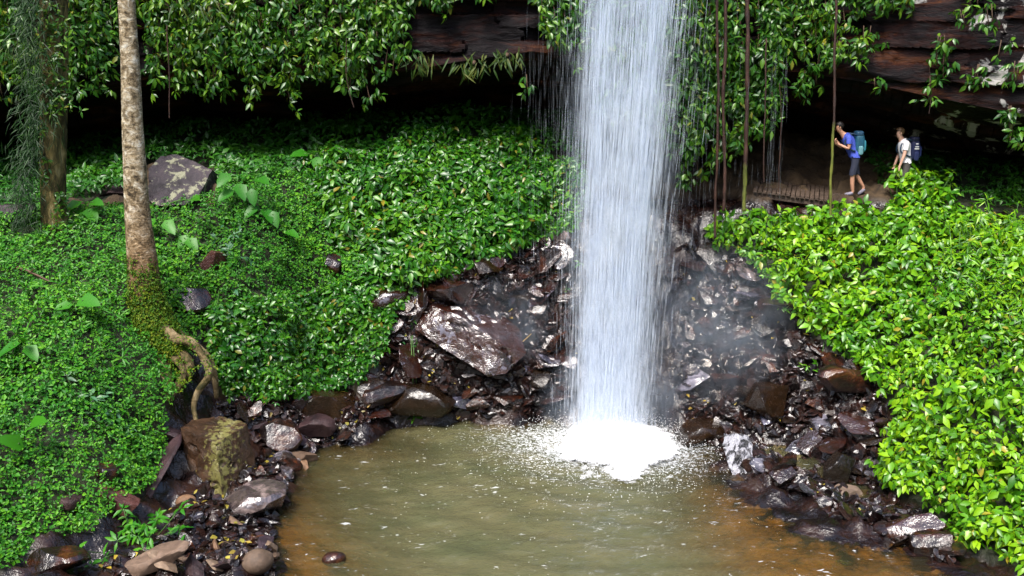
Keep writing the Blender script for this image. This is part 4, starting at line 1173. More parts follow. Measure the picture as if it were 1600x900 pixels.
# the second tree, wrapped in drooping strap leaves
base = at(88, 372, 21.9)
tree2 = empty('tree', base, 'dark mossy twin stemmed tree wrapped in drooping strap leaves', 'tree')
m_b2 = rock_mat('dark_bark', [(.34, (.008, .007, .003)), (.45, (.05, .042, .013)), (.55, (.14, .11, .036)), (.68, (.28, .23, .11))], rough=(.7, .9), scale=2.2, bump=.8, spec=.25, rnd=False, stretch=(2, 2, .7))
for q, rs in [([(70, -600, 21.6), (76, -200, 21.8), (80, 0, 21.9), (78, 120, 21.9), (80, 250, 21.9), (86, 340, 21.9), (92, 395, 21.8)], [.16, .19, .21, .21, .22, .27, .30]),
              ([(104, -300, 22.2), (98, 0, 22.1), (97, 120, 22.1), (95, 250, 22.0), (93, 350, 22.0)], [.08, .10, .11, .12, .13])]:
    W2 = spline([at(*z) for z in q], 60)
    a = MB(); a.add(*tube_geo(W2, np.interp(np.linspace(0, len(rs) - 1, 60), np.arange(len(rs)), rs), 18, .38, 5)); a.build('trunk', m_b2, tree2, base)
n = 2600
zt = rng.random(n)
uu = 50 - 8 * zt + rng.normal(0, 13, n) + 22 * (rng.random(n) < .12) - 6 * np.sin(zt * 9); vv_ = -40 + zt * 400
C = np.array([at(a_1, b_1, 21.45 + rng.uniform(-.25, .5)) for a_1, b_1 in zip(uu, vv_)])
D = norm(np.stack([rng.normal(-.15, .5, n), rng.normal(-.3, .35, n), rng.uniform(-1, -.1, n)], -1))
V, T = leaf_geo(C, D, norm(rng.normal(0, .4, (n, 3)) + [0, -.6, .6]), rng.uniform(.16, .34, n), rng.uniform(.005, .011, n), .3)
obj('strap_leaves', mesh_from('strap_leaves', V - base, T, None, M_needle, True), tree2)

n = 420
zt = rng.random(n); uu = 86 + rng.normal(0, 15, n); vv_ = -60 + zt * 440
C = np.array([at(a_1, b_1, 21.62 + rng.uniform(-.1, .15)) for a_1, b_1 in zip(uu, vv_)])
C = C[(fbm(C[:, 0] * 2, C[:, 2] * 1.2, 0, 33, 2) > -.05)]
g = rosettes(C, np.tile([[0, -.7, .5]], (len(C), 1)), 4, np.full(len(C), .13), .4, (-.8, .3), .3, .4)
V, T = leaf_geo(*g, curl=.3)
obj('climber_leaves', mesh_from('climber_leaves', V - base, T, None, M_vine, True), tree2)

# ------------------------------------------------------------------ single plants
def broad_plant(u, v, leaves, label, mat=None, s=.42):
    mat = mat or M_taro
    P0 = hit(u, v)
    root = empty('broad_leaf_plant', P0, label, 'plant')
    st = MB(); Ps, Ds, Ns, Ls = [], [], [], []
    Yq = P0[1] - .25
    for (lu, lv, dx, dzz, ls) in leaves:
        tip0 = at(lu, lv, Yq) - P0
        tip0[1] += rng.uniform(-.12, .05)
        st.add(*tube_geo(spline([np.zeros(3), tip0 * [.3, .3, .7] + [0, 0, .06], tip0], 8), .012, 5))
        D = norm(np.array([dx, -.55, dzz])); Ps.append(tip0 - D * ls * .25); Ds.append(D); Ns.append(norm(np.array([rng.normal(0, .25), -.5, .8]))); Ls.append(ls)
    Ls = np.array(Ls) * s / .42
    V, T = leaf_geo(np.array(Ps), np.array(Ds), np.array(Ns), Ls, Ls * .33, .25, wide=.28)
    for k in range(len(Ls)):
        obj('leaf', mesh_from('leaf', V[k * 8:k * 8 + 8], T[:8], None, mat, True), root)
    st.build('stem', plain_green, root)


plain_green = plain('green_stem', (.05, .13, .02), .5)
broad_plant(385, 335, [(355, 275, -.3, -.3, .45), (375, 292, .4, -.5, .48), (395, 300, .2, -.8, .42), (405, 280, .6, .0, .45), (398, 325, -.5, -.4, .42), (415, 330, .6, -.5, .45), (380, 340, -.5, -.5, .4), (428, 335, .3, -.7, .42), (360, 300, -.6, -.3, .45)], 'broad leaved plant right of the lichened boulder')
broad_plant(130, 345, [(120, 318, -.5, -.2, .5), (140, 330, .5, -.3, .5), (125, 335, .0, -.7, .45), (145, 316, .7, .1, .42)], 'broad leaved plant between the two trees')
broad_plant(250, 360, [(240, 345, -.4, -.5, .42), (262, 348, .5, -.4, .45), (302, 310, .4, .2, .45), (290, 372, -.3, -.6, .42), (300, 375, .5, -.5, .42)], 'broad leaved plant just right of the pale trunk')
broad_plant(500, 270, [(475, 240, -.6, .1, .5), (495, 250, .2, -.4, .5), (530, 255, .7, -.5, .55), (460, 265, -.7, -.4, .45), (515, 236, .4, .3, .4)], 'broad leaved plant at the left end of the centre mound')
broad_plant(125, 490, [(132, 468, .9, .1, .55), (95, 490, -.5, -.5, .42), (110, 475, -.8, .0, .35)], 'broad leaved plant with one long leaf in the left ground cover')
broad_plant(38, 695, [(48, 665, .7, .6, .6), (34, 690, -.3, .5, .5)], 'plant with two upright pale leaves low on the left bank')
broad_plant(30, 560, [(22, 540, -.6, -.2, .45), (45, 545, .6, -.4, .4), (35, 530, .2, .5, .4)], 'broad leaved plant at the left edge of the ground cover')
broad_plant(448, 375, [(452, 362, .8, -.1, .4)], 'single bright leaf standing above the leafy slope')


def shoot_plant(u, v, n, L, label, mat, group=None, h=.22, spread=.2, elev=(-.4, .4), nl=6, ratio=.35):
    P0 = hit(u, v)
    root = empty('leafy_plant', P0, label, 'plant', group)
    C = rng.normal(0, spread, (n, 3)) * [1, 1, .3] + [0, -.1, h]
    C[:, 2] += gz(P0[0] + C[:, 0], P0[1] + C[:, 1]) - P0[2]
    g = rosettes(C, np.tile([[0, -.4, .8]], (n, 1)), nl, np.full(n, L), ratio, elev, .3, .3)
    V, T = leaf_geo(*g, curl=.3)
    obj('foliage', mesh_from('foliage', V, T, None, mat, True), root)
    st = MB()
    for c in C: st.add(*tube_geo(np.array([[c[0] * .4, c[1] * .4, -.05], (c * [.8, .8, .6]), c]), .008, 4))
    st.build('stem', plain_green, root)


shoot_plant(215, 845, 34, .20, 'light green leafy plant in front of the shore rocks at lower left', M_taro, spread=.42, h=.2)
shoot_plant(160, 645, 12, .22, 'bluish leaved plant in the middle of the left bank', M_blue, spread=.28)
shoot_plant(345, 450, 10, .20, 'bluish leaved plant right of the pale trunk', M_blue, spread=.25)
shoot_plant(360, 395, 9, .18, 'pale leafy plant below the lichened boulder', M_blue, spread=.25)
shoot_plant(700, 480, 7, .17, 'leafy sprig growing on top of the cracked slab', M_shrub, spread=.18)
shoot_plant(640, 520, 8, .17, 'leafy sprig left of the cracked slab', M_shrub, spread=.2)
shoot_plant(1275, 585, 9, .16, 'yellow green sprig between the right rocks', M_bright, spread=.2)
shoot_plant(880, 430, 6, .14, 'small sprig on the rocks beside the waterfall', M_shrub, spread=.18)
shoot_plant(1435, 318, 48, .22, 'bright leafy bush rising in front of the second hiker', M_bright, spread=.36, h=.62, elev=(-.7, .2), ratio=.5)
shoot_plant(1408, 320, 24, .22, 'small bright bush hiding the legs of the second hiker', M_bright, spread=.18, h=.46, elev=(-.7, .2), ratio=.5)
for u, v in [(40, 530), (75, 505), (120, 525), (150, 505), (110, 560), (25, 580), (95, 455), (190, 570), (60, 470), (20, 500), (140, 590), (180, 500)]:
    shoot_plant(u, v, 3, .22, 'pale lance leaved herb standing above the left ground cover', M_taro, 'lance leaved herbs on the left bank', spread=.14, h=.22, elev=(.0, .9), ratio=.2, nl=7)
for u, v in [(1530, 390), (1570, 430), (1500, 420), (1590, 480), (1550, 500), (1580, 370), (1510, 470), (1600, 540)]:
    shoot_plant(u, v, 14, .24, 'narrow leaved bamboo grass in the upper right thicket', M_bright, 'bamboo grass on the right bank', spread=.36, h=.55, elev=(-.3, .7), ratio=.16, nl=7)

# fallen sticks
m_st = plain('dead_wood', (.07, .035, .018), .6)
m_st2 = plain('yellow_stick', (.30, .20, .06), .6)
for (a0, b0), lab, r_, mm in [(((608, 500), (690, 512)), 'dark fallen stick below the cracked slab', .022, m_st), (((575, 655), (610, 625)), 'thin pale stick at the back left waterline', .016, m_st2), (((790, 585), (830, 545)), 'yellowish twig at the right end of the cracked slab', .02, m_st2), (((30, 440), (85, 462)), 'brown dead branch lying in the left ground cover', .04, m_st), (((655, 478), (640, 520)), 'thin twig leaning on the cracked slab', .014, m_st2)]:
    A0, B0 = hit(*a0) + [0, -.05, .28], hit(*b0) + [0, -.05, .25]
    a = MB(); W2 = spline([A0, A0 * .6 + B0 * .4 + [0, -.05, .05], B0], 14); a.add(*tube_geo(W2, np.linspace(r_, r_ * .4, 14), 6))
    W3 = spline([W2[7], W2[7] + (B0 - A0) * .15 + [0, -.05, .12]], 5); a.add(*tube_geo(W3, np.linspace(r_ * .5, r_ * .2, 5), 5))
    o = a.build('fallen_stick', mm); tag(o, lab, 'stick')

# ------------------------------------------------------------------ boardwalk
m_pl = rock_mat('weathered_plank', [(.3, (.035, .024, .017)), (.55, (.075, .052, .038)), (.8, (.125, .092, .07))], rough=(.5, .8), scale=5, bump=.4, spec=.3, rnd=False, stretch=(1, 1, 1))
A0, B0 = at(1176, 302.5, 25.58), at(1318, 322, 24.95)
dirv = B0 - A0; Lb = np.linalg.norm(dirv[:2]); dirv = dirv / np.linalg.norm(dirv); side = np.array([dirv[1], -dirv[0], 0]); side = -side if side[1] < 0 else side
side = norm(side + np.array([0, 0, .07]))
A0[2] += .05; B0[2] += .05
bw_root = empty('boardwalk', A0, 'low weathered plank boardwalk on the walking track', 'boardwalk')
pk = MB(); npk = 19


def box_geo(c, ax, ay, az, sx, sy, sz):
    V = np.array([c + ax * sx * i + ay * sy * j + az * sz * k for i in (-.5, .5) for j in (-.5, .5) for k in (-.5, .5)])
    Q = [(0, 1, 3, 2), (4, 6, 7, 5), (0, 4, 5, 1), (2, 3, 7, 6), (0, 2, 6, 4), (1, 5, 7, 3)]
    return V, None, Q


upv = np.array([0, 0, 1.0])
for i in range(npk):
    c = A0 + dirv * (Lb * (i + .5) / npk) + side * .95 + upv * (.02 + rng.normal(0, .006))
    pk.add(*box_geo(c, norm(dirv + rng.normal(0, .015, 3)), side, upv, Lb / npk - .022, 1.9 + rng.uniform(-.05, .05), .045))
pk.build('deck', m_pl, bw_root, A0, False)
for s in (.12, 1.75):
    a = MB(); a.add(*box_geo(A0 + dirv * Lb / 2 + side * s - upv * .08, dirv, side, upv, Lb, .09, .13)); a.build('beam', m_pl, bw_root, A0, False)

# ------------------------------------------------------------------ people
def skin_mesh(name, joints, edges, mat, sub=2):
    """joints: name -> (x,y,z,r[,r2]); first joint is the root"""
    names = list(joints)
    me = bpy.data.meshes.new(name)
    me.from_pydata([joints[k][:3] for k in names], [(names.index(a), names.index(b)) for a, b in edges], [])
    o = bpy.data.objects.new(name, me); COL.objects.link(o)
    sk = o.modifiers.new('skin', 'SKIN'); sk.use_smooth_shade = True
    for i, k in enumerate(names):
        j = joints[k]
        me.skin_vertices[0].data[i].radius = (j[3], j[4] if len(j) > 4 else j[3])
        me.skin_vertices[0].data[i].use_root = (i == 0)
    ss = o.modifiers.new('sub', 'SUBSURF'); ss.levels = sub; ss.render_levels = sub
    dg = bpy.context.evaluated_depsgraph_get()
    res = bpy.data.meshes.new_from_object(o.evaluated_get(dg))
    bpy.data.objects.remove(o)
    res.name = name
    res.materials.clear(); res.materials.append(mat)
    for pl in res.polygons: pl.use_smooth = True
    return res


def ell(c, r, sub=3, squash=None):
    V, T = ico(sub)
    return V * np.asarray(r) + np.asarray(c), T


def hand_chain(J, E, wrist, pre, d, side_y, curl=.5):
    """palm, four bent fingers and a thumb continuing the arm's own surface"""
    w = np.array(J[wrist][:3]); d = norm(np.array(d, float)); sy = np.array([0, side_y, 0.0]); dn = norm(np.cross(d, sy)) * -1
    pm = w + d * .055
    J[pre + 'palm'] = (*pm, .030, .020); E.append((wrist, pre + 'palm'))
    lens = [.060, .070, .066, .052]
    for i, L_ in enumerate(lens):
        off = np.array([0, 1, 0]) * (i - 1.5) * .019
        k = pm + d * .035 + off; m_ = k + norm(d + dn * curl) * L_ * .55; t = m_ + norm(d * .3 + dn * (curl + .6)) * L_ * .5
        for nm_, q, rr3 in (('k', k, .0095), ('m', m_, .0085), ('t', t, .007)): J[f'{pre}{nm_}{i}'] = (*q, rr3)
        E += [(pre + 'palm', f'{pre}k{i}'), (f'{pre}k{i}', f'{pre}m{i}'), (f'{pre}m{i}', f'{pre}t{i}')]
    tb = w + d * .03 - np.array([0, 1, 0]) * .022 * np.sign(side_y + 1e-6); tt2 = tb + norm(d * .8 + dn * .4) * .045
    J[pre + 'th0'] = (*tb, .011); J[pre + 'th1'] = (*tt2, .008)
    E += [(pre + 'palm', pre + 'th0'), (pre + 'th0', pre + 'th1')]


m_skin = plain('skin', (.42, .22, .14), .5, .1)
m_skin2 = plain('fair_skin', (.52, .31, .23), .5, .1)


def person(P0, kind):
    one = kind == 1
    lab = 'person in a blue T-shirt and dark shorts walking left with a hand at the chest' if one else 'person in a white T-shirt looking down, legs hidden by bright leaves'
    root = empty('person', P0, lab, 'person')
    sk = m_skin if one else m_skin2
    lean = .17 if one else .04
    J = {
        'pelvis': (0, 0, .97, .125, .15), 'belly': (-.02 - lean * .3, 0, 1.12, .105, .135), 'chest': (-.04 - lean * .8, 0, 1.32, .115, .155), 'collar': (-.06 - lean * 1.2, 0, 1.46, .075, .10),
        'neck': (-.10 - lean * 1.5, 0, 1.53, .052), 'skull_low': (-.155 - lean * 1.7, 0, 1.60, .075, .070), 'skull': (-.145 - lean * 1.8, 0, 1.69, .092, .078), 'skull_top': (-.14 - lean * 1.8, 0, 1.745, .06, .055),
    }
    E = [('pelvis', 'belly'), ('belly', 'chest'), ('chest', 'collar'), ('collar', 'neck'), ('neck', 'skull_low'), ('skull_low', 'skull'), ('skull', 'skull_top')]
    sx = J['collar'][0]
    for s, nm in ((-1, 'near'), (1, 'far')):
        J[nm + 'sh'] = (sx + .03, s * .175, 1.42, .062)
        if one:
            J[nm + 'el'] = (sx - .0 + (.02 if s < 0 else 0), s * .235, 1.16, .043)
            J[nm + 'wr'] = (sx - .20, s * .12, 1.27, .030)
            d = (-.35, -s * .3, .85)
        else:
            J[nm + 'el'] = (sx - .02 + .02 * s, s * .225, 1.14, .043)
            J[nm + 'wr'] = (sx - .10 + .02 * s, s * .22, .90, .030)
            d = (-.25, 0, -1)
        E += [('collar', nm + 'sh'), (nm + 'sh', nm + 'el'), (nm + 'el', nm + 'wr')]
        hand_chain(J, E, nm + 'wr', nm, d, s, .5 if one else .25)
        # legs: near one planted, far one pushing off
        if s < 0:
            leg = [(-.01, .10, .90, .09), (-.07, .10, .50, .060), (-.06, .10, .28, .058), (-.03, .10, .09, .038), (-.10, .10, .045, .040), (-.19, .10, .035, .030)]
        else:
            leg = [(.02, .10, .90, .09), (.09, .10, .52, .060), (.20, .10, .33, .056), (.30, .10, .19, .038), (.28, .10, .10, .040), (.20, .10, .035, .030)]
        prev = 'pelvis'
        for i, (x, y, z, r_) in enumerate(leg):
            J[f'{nm}leg{i}'] = (x, s * y, z, r_); E.append((prev, f'{nm}leg{i}')); prev = f'{nm}leg{i}'
    body = skin_mesh('body', J, E, sk)
    # face: nose, brow and ears joined to the body surface
    hx, hz = J['skull'][0], J['skull'][2]
    bm = bmesh.new(); bm.from_mesh(body)
    for v_ in bm.verts:
        d = v_.co - Vector((hx - .09, 0, hz - .03))
        if d.length < .03: v_.co.x -= .028 * (1 - d.length / .03)
        d = v_.co - Vector((hx - .075, 0, hz - .115))
        if d.length < .04: v_.co.x -= .016 * (1 - d.length / .04)
    bm.to_mesh(body); bm.free()
    obj('body', body, root)
    ef = MB()
    for s in (-1, 1):
        ef.add(*ell((hx - .083, s * .033, hz + .002), (.010, .013, .009), 2))
    ef.build('eyes', plain('eye', (.02, .015, .01), .2, 0), root)
    for s in (-1, 1):
        e_ = MB(); e_.add(*ell((hx + .01, s * .082, hz - .02), (.022, .010, .033), 2)); e_.build('ear', sk, root)
    e_ = MB(); e_.add(*ell((hx - .088, 0, hz - .078), (.010, .024, .006), 2)); e_.build('mouth', plain('lips', (.34, .12, .09), .5, 0), root)
    # hair: cap with tufts
    V, T = ico(4)
    V = V * np.array([.108, .094, .098]) + np.array([hx + .018, 0, hz + .028])
    keepv = ~((V[:, 0] < hx - .035) & (V[:, 2] < hz + .045)) & (V[:, 2] > hz - .075 + .0 * V[:, 0])
    V = V + norm(V - [hx, 0, hz]) * (.012 * fbm(V[:, 0] * 40, V[:, 1] * 40, V[:, 2] * 40, 4, 2))[:, None]
    kt = keepv[T].all(1)
    hm = mesh_from('hair', V, T[kt], None, plain('dark_hair' if one else 'brown_hair', (.012, .009, .008) if one else (.10, .055, .025), .5, .3, 60), True)
    obj('hair', hm, root)
    # clothes are the body's own surface, let out a little
    co = np.array([v_.co[:] for v_ in body.vertices]); no = np.array([v_.normal[:] for v_ in body.vertices])
    bones = [(a, b_) for a, b_ in E if not any(w_ in b_ for w_ in ('palm', 'rk', 'th0', 'th1')) or b_.endswith('sh')]
    dist, par = [], []
    for a, b_ in bones:
        p0, p1 = np.array(J[a][:3]), np.array(J[b_][:3]); dv_ = p1 - p0
        t = np.clip(((co - p0) @ dv_) / (dv_ @ dv_), 0, 1)
        rad_ = J[a][3] * (1 - t) + J[b_][3] * t
        dist.append(np.linalg.norm(co - p0 - t[:, None] * dv_, axis=1) - rad_); par.append(t)
    near_b = np.argmin(np.array(dist), 0); tt_ = np.array(par)[near_b, np.arange(len(co))]
    bn = [f'{a}>{b_}' for a, b_ in bones]
    is_arm = np.array([q.endswith('el') for q in bn])[near_b]; is_fore = np.array([q.endswith('wr') or 'palm' in q or '>nearm' in q or '>farm' in q or '>neart' in q or '>fart' in q or 'k0' in q or 'k1' in q or 'k2' in q or 'k3' in q for q in bn])[near_b]
    is_neck = np.array([q.endswith('neck') or 'skull' in q for q in bn])[near_b]
    is_leg = np.array(['leg' in q for q in bn])[near_b]
    z_ = co[:, 2]
    m_sh = (~is_fore) & ((~is_arm) | (tt_ < .62)) & ((~is_neck) | (tt_ < .0)) & (z_ > .93)
    m_so = (~is_fore) & (~is_arm) & (z_ < 1.02) & (z_ > .50)
    m_so &= ~((np.abs(co[:, 1]) > .165) & (z_ > .7) & (~is_leg) & is_arm)

    def garment(nm_, mk, off, mat, flare_z=None):
        keep_f = [pl.vertices[:] for pl in body.polygons if all(mk[k] for k in pl.vertices)]
        idx_ = sorted({k for f in keep_f for k in f}); mp_ = {k: i2 for i2, k in enumerate(idx_)}
        wr = .006 * fbm(co[:, 0] * 14, co[:, 1] * 14, co[:, 2] * 9, 5, 2)
        Vg = co[idx_] + no[idx_] * (off[idx_] + wr[idx_])[:, None]
        me_ = bpy.data.meshes.new(nm_); me_.from_pydata(Vg.tolist(), [], [[mp_[k] for k in f] for f in keep_f]); me_.materials.append(mat)
        for pl in me_.polygons: pl.use_smooth = True
        obj(nm_, me_, root)
    garment('shirt', m_sh, .020 + .012 * smooth(1.1, .93, z_), plain('blue_cloth', (.045, .075, .40), .8) if one else plain('white_cloth', (.74, .74, .76), .8, .08))
    garment('shorts', m_so, .013 + .016 * smooth(.85, .5, z_), plain('dark_shorts', (.018, .022, .042), .8) if one else plain('grey_shorts', (.06, .055, .05), .8))
    for nm in ('near', 'far'):
        a3 = np.array(J[nm + 'leg3'][:3]); a4 = np.array(J[nm + 'leg4'][:3]); a5 = np.array(J[nm + 'leg5'][:3])
        shoe = skin_mesh('shoe', {'a': (*a4, .050), 'b': (*a5, .042), 'c': (*(a5 + norm(a5 - a4) * .05), .028), 'h': (*(a3 + (a4 - a3) * .5 + np.array([.035, 0, 0])), .047)}, [('h', 'a'), ('a', 'b'), ('b', 'c')], plain('shoe_fabric', (.16, .15, .19), .7))
        obj('shoe', shoe, root)
    # the pack on the back is a thing of its own
    pc = np.array(J['chest'][:3])
    pk_ = empty('backpack', P0, 'teal and blue hiking backpack worn by the hiker in blue' if one else 'dark navy backpack with white marks worn by the hiker in white', 'backpack')
    pcm = plain('teal_pack', (.008, .07, .12), .6, .2) if one else plain('navy_pack', (.008, .013, .06), .6, .2)

    def sq(c, r, e=.55):
        V, T = ico(4)
        V = np.sign(V) * np.abs(V) ** e
        return V * np.asarray(r) + np.asarray(c), T
    b1 = MB(); b1.add(*sq(pc + [.24, 0, -.05], (.12, .155, .26))); b1.build('pack_body', pcm, pk_)
    b1 = MB(); b1.add(*sq(pc + [.225, 0, .20], (.105, .145, .07))); b1.build('lid', plain('pack_lid', (.01, .05, .10) if one else (.006, .009, .035), .6), pk_)
    b1 = MB(); b1.add(*sq(pc + [.355, 0, -.10], (.05, .115, .15))); b1.build('pocket', plain('pack_pocket', (.03, .20, .26) if one else (.01, .02, .10), .6), pk_)
    for s in (-1, 1):
        b1 = MB(); W4 = spline([pc + [.14, s * .10, .17], pc + [.02, s * .115, .20], pc + [-.125, s * .115, .06], pc + [-.11, s * .15, -.12], pc + [.12, s * .165, -.22]], 20)
        b1.add(*tube_geo(W4, .021, 6)); b1.build('strap', plain('pack_strap', (.01, .03, .06), .7), pk_)
        b1 = MB(); b1.add(*sq(pc + [.25, s * .165, -.20], (.06, .03, .11))); b1.build('side_pocket', plain('mesh_pocket', (.10, .24, .27) if one else (.012, .02, .08), .7), pk_)
    if not one:
        b1 = MB()
        for (dz_, w_) in ((.10, .035), (.03, .05), (-.02, .06)): b1.add(*sq(pc + [.25, -.158, dz_], (w_, .004, .016)))
        b1.build('white_mark', plain('white_mark', (.7, .7, .7), .6, .05), pk_)
    return root


P1 = at(1332, 305, 25.45)
person(P1, 1)
P2 = at(1411, 314, 25.35)
person(P2, 2)
# trodden ground under them is the shelf itself: see the track control points

# ------------------------------------------------------------------ waterfall
m_ws, nt, out = new_mat('falling_water')
dif = N_(nt, 'ShaderNodeBsdfDiffuse'); dif.inputs[0].default_value = (.80, .87, .97, 1)
trl = N_(nt, 'ShaderNodeBsdfTranslucent'); trl.inputs[0].default_value = (.80, .87, .97, 1)
mxa = N_(nt, 'ShaderNodeMixShader'); mxa.inputs[0].default_value = .5; nt.links.new(dif.outputs[0], mxa.inputs[1]); nt.links.new(trl.outputs[0], mxa.inputs[2])
tp = N_(nt, 'ShaderNodeBsdfTransparent')
geo = N_(nt, 'ShaderNodeNewGeometry')
al = N_(nt, 'ShaderNodeMapRange'); nt.links.new(geo.outputs['Random Per Island'], al.inputs[0]); al.inputs[3].default_value = .04; al.inputs[4].default_value = .24
mxb = N_(nt, 'ShaderNodeMixShader'); nt.links.new(al.outputs[0], mxb.inputs[0]); nt.links.new(tp.outputs[0], mxb.inputs[1]); nt.links.new(mxa.outputs[0], mxb.inputs[2])
nt.links.new(mxb.outputs[0], out.inputs[0])


def strands(n, cx, sx, cy, sy, z0, z1, Lr, rr4, clip=None):
    """thin falling threads: three sided, pointed at both ends"""
    x = cx + rng.normal(0, 1, n) * sx; y = cy + rng.normal(0, 1, n) * sy
    L = rng.uniform(*Lr, n)
    z = rng.uniform(z0, z1, n) if z1 > 7 else z0 + (z1 * 1.5 - z0) * (1 - np.sqrt(rng.random(n)))
    r_ = rng.uniform(*rr4, n)
    return x, y, z, L, r_


def strand_geo(x, y, z, L, r_, lean, spread=False):
    n = len(x)
    ang = np.array([0, 2.094, 4.189])
    V = np.zeros((n, 8, 3))
    def c(t, wob_):
        zz_ = np.maximum(z - L * t, .02)
        return np.stack([x + lean(zz_) + wob_, y, zz_], -1)
    w0 = rng.normal(0, .006, n)
    w0 = w0 - (x - 2.1) * .03 * L if spread else w0
    x = x + (x - 2.1) * .07 * z if spread else x
    V[:, 0] = c(0, 0); V[:, 7] = c(1.0, w0)
    for k, t in enumerate((.3, .7)):
        cc = c(t, w0 * t)
        for j in range(3):
            V[:, 1 + k * 3 + j] = cc + np.stack([np.cos(ang[j]) * r_, np.sin(ang[j]) * r_, 0 * r_], -1)
    tri = [[0, 1, 2], [0, 2, 3], [0, 3, 1], [7, 5, 4], [7, 6, 5], [7, 4, 6]]
    for j in range(3):
        j2 = (j + 1) % 3
        tri += [[1 + j, 4 + j, 4 + j2], [1 + j, 4 + j2, 1 + j2]]
    T = (np.arange(n)[:, None, None] * 8 + np.array(tri)[None]).reshape(-1, 3)
    return V.reshape(-1, 3), T


m_wd = m_ws.copy(); m_wd.name = 'thin_drips'
for q in m_wd.node_tree.nodes:
    if q.type == 'MAP_RANGE': q.inputs[3].default_value = .02; q.inputs[4].default_value = .11
lean = lambda z: .028 * (z - 0.0) + .016 * np.maximum(z - 5, 0)
root = empty('waterfall', (FX, FY, 0), 'tall white waterfall dropping past the overhang into the pool', 'waterfall')
org = np.array([FX, FY, 0])
parts_x = []
for n, cx, sx, sy, Lr, rr4, zr in [
    (7500, 2.08, .31, .26, (.15, 1.1), (.003, .010), (0.2, 13.5)),      # body
    (5500, 2.28, .29, .26, (.15, 1.1), (.003, .010), (0.2, 13.5)),
    (7500, 2.12, .31, .26, (.10, .9), (.003, .011), (0.2, 5.5)),
    (3300, 1.74, .11, .10, (.2, 1.5), (.003, .012), (0.2, 13.5)),     # two dense ropes
    (3600, 2.42, .14, .10, (.2, 1.5), (.003, .012), (0.2, 13.5)),
    (4500, 2.12, .36, .35, (.1, .6), (.003, .012), (0.1, 3.0)),      # broken foot
    (4800, 2.12, .46, .40, (.1, .7), (.0015, .005), (0.1, 12)),         # veil
]:
    x, y, z, L, r_ = strands(n, cx, sx, FY + .05, sy, zr[0], zr[1], Lr, rr4)
    parts_x.append(strand_geo(x, y, z, L, r_, lean, True))
a = MB()
for V, T in parts_x[:-1]: a.add(V, T)
a.build('falling_water', m_ws, root, org, False)
a = MB(); a.add(*parts_x[-1]); a.build('spray_veil', m_wd, root, org, False)
# thin separate drips in front of the shelter
a = MB()
for u0, sx, n, y_ in [(1204, .03, 70, 24.3), (1220, .02, 45, 24.3), (1090, .10, 90, 23.6), (1110, .35, 90, 23.4), (1060, .3, 110, 23.0), (890, .25, 520, 23.4), (850, .4, 260, 23.8), (1170, .3, 70, 24.0)]:
    xc = at(u0, 250, y_)[0]
    x, y, z, L, r_ = strands(n, xc, sx, y_, .12, 4.6 if u0 > 1190 else 1.5, 8.6 if u0 > 1190 else 9.0, (.25, 1.0), (.0015, .0038))
    a.add(*strand_geo(x, y, z, L, r_, lambda q: 0 * q))
a.build('drips', m_wd, root, org, False)
# foam: heaped white water with a broken edge
fx = np.arange(-2.2, 2.2, .035); fy = np.arange(-3.4, 1.4, .035)
FXX, FYY = np.meshgrid(fx, fy)
rad_ = np.hypot(FXX * (1.0), (FYY + .75) * .72)
edge = fbm((FXX) * 1.1, FYY * 1.1, 0, 84, 4) * .5 + vnoise(FXX * 9, FYY * 9, 0, 82) * .12
fall = 1.45 - rad_ + edge
hgt = .05 + .30 * np.exp(-((FXX / .75) ** 2 + ((FYY) / .6) ** 2)) + .10 * np.exp(-(rad_ / 1.0) ** 2) + .07 * np.exp(-(rad_ / 1.3) ** 2) * fbm(FXX * 4, FYY * 4, 0, 85, 4)
hz_ = np.where(fall > 0, hgt * smooth(0, .5, fall) + .03, -.12)
fi = np.arange(FXX.size).reshape(FXX.shape)
fq = np.stack([fi[:-1, :-1], fi[:-1, 1:], fi[1:, 1:], fi[1:, :-1]], -1).reshape(-1, 4)
okq = (fall.ravel()[fq] > -.02).all(1)
m_fo, nt, out = new_mat('foam')
p = N_(nt, 'ShaderNodeBsdfPrincipled'); p.inputs['Base Color'].default_value = (.9, .92, .94, 1); p.inputs['Roughness'].default_value = .6
p.inputs['Subsurface Weight'].default_value = 0
b = N_(nt, 'ShaderNodeBump'); b.inputs['Strength'].default_value = .6; b.inputs['Distance'].default_value = .05
n5 = noise(nt, 14, 5, .7, coords(nt)); nt.links.new(n5.outputs['Fac'], b.inputs['Height']); nt.links.new(b.outputs[0], p.inputs['Normal'])
m_sp = m_fo.copy(); m_sp.name = 'spray_water'
o2 = [q for q in m_sp.node_tree.nodes if q.type == 'OUTPUT_MATERIAL'][0]; p2 = [q for q in m_sp.node_tree.nodes if q.type == 'BSDF_PRINCIPLED'][0]
m_sp.node_tree.links.new(p2.outputs[0], o2.inputs[0]); p2.inputs['Alpha'].default_value = .55
tk = N_(nt, 'ShaderNodeAttribute', attribute_name='thick')
n6 = noise(nt, 22, 4, .7, coords(nt))
ms = N_(nt, 'ShaderNodeMath', operation='MULTIPLY_ADD'); nt.links.new(tk.outputs['Fac'], ms.inputs[0]); ms.inputs[1].default_value = 1.35; 
sb = N_(nt, 'ShaderNodeMath', operation='SUBTRACT'); nt.links.new(n6.outputs['Fac'], sb.inputs[0]); sb.inputs[1].default_value = .75
nt.links.new(sb.outputs[0], ms.inputs[2])
nt.links.new(ramp(nt, ms.outputs[0], [(.0, (0, 0, 0)), (.5, (1, 1, 1))]), p.inputs['Alpha'])
nt.links.new(p.outputs[0], out.inputs[0])
fme = mesh_from('foam', np.stack([FXX, FYY, hz_], -1).reshape(-1, 3), None, fq[okq], m_fo, True)
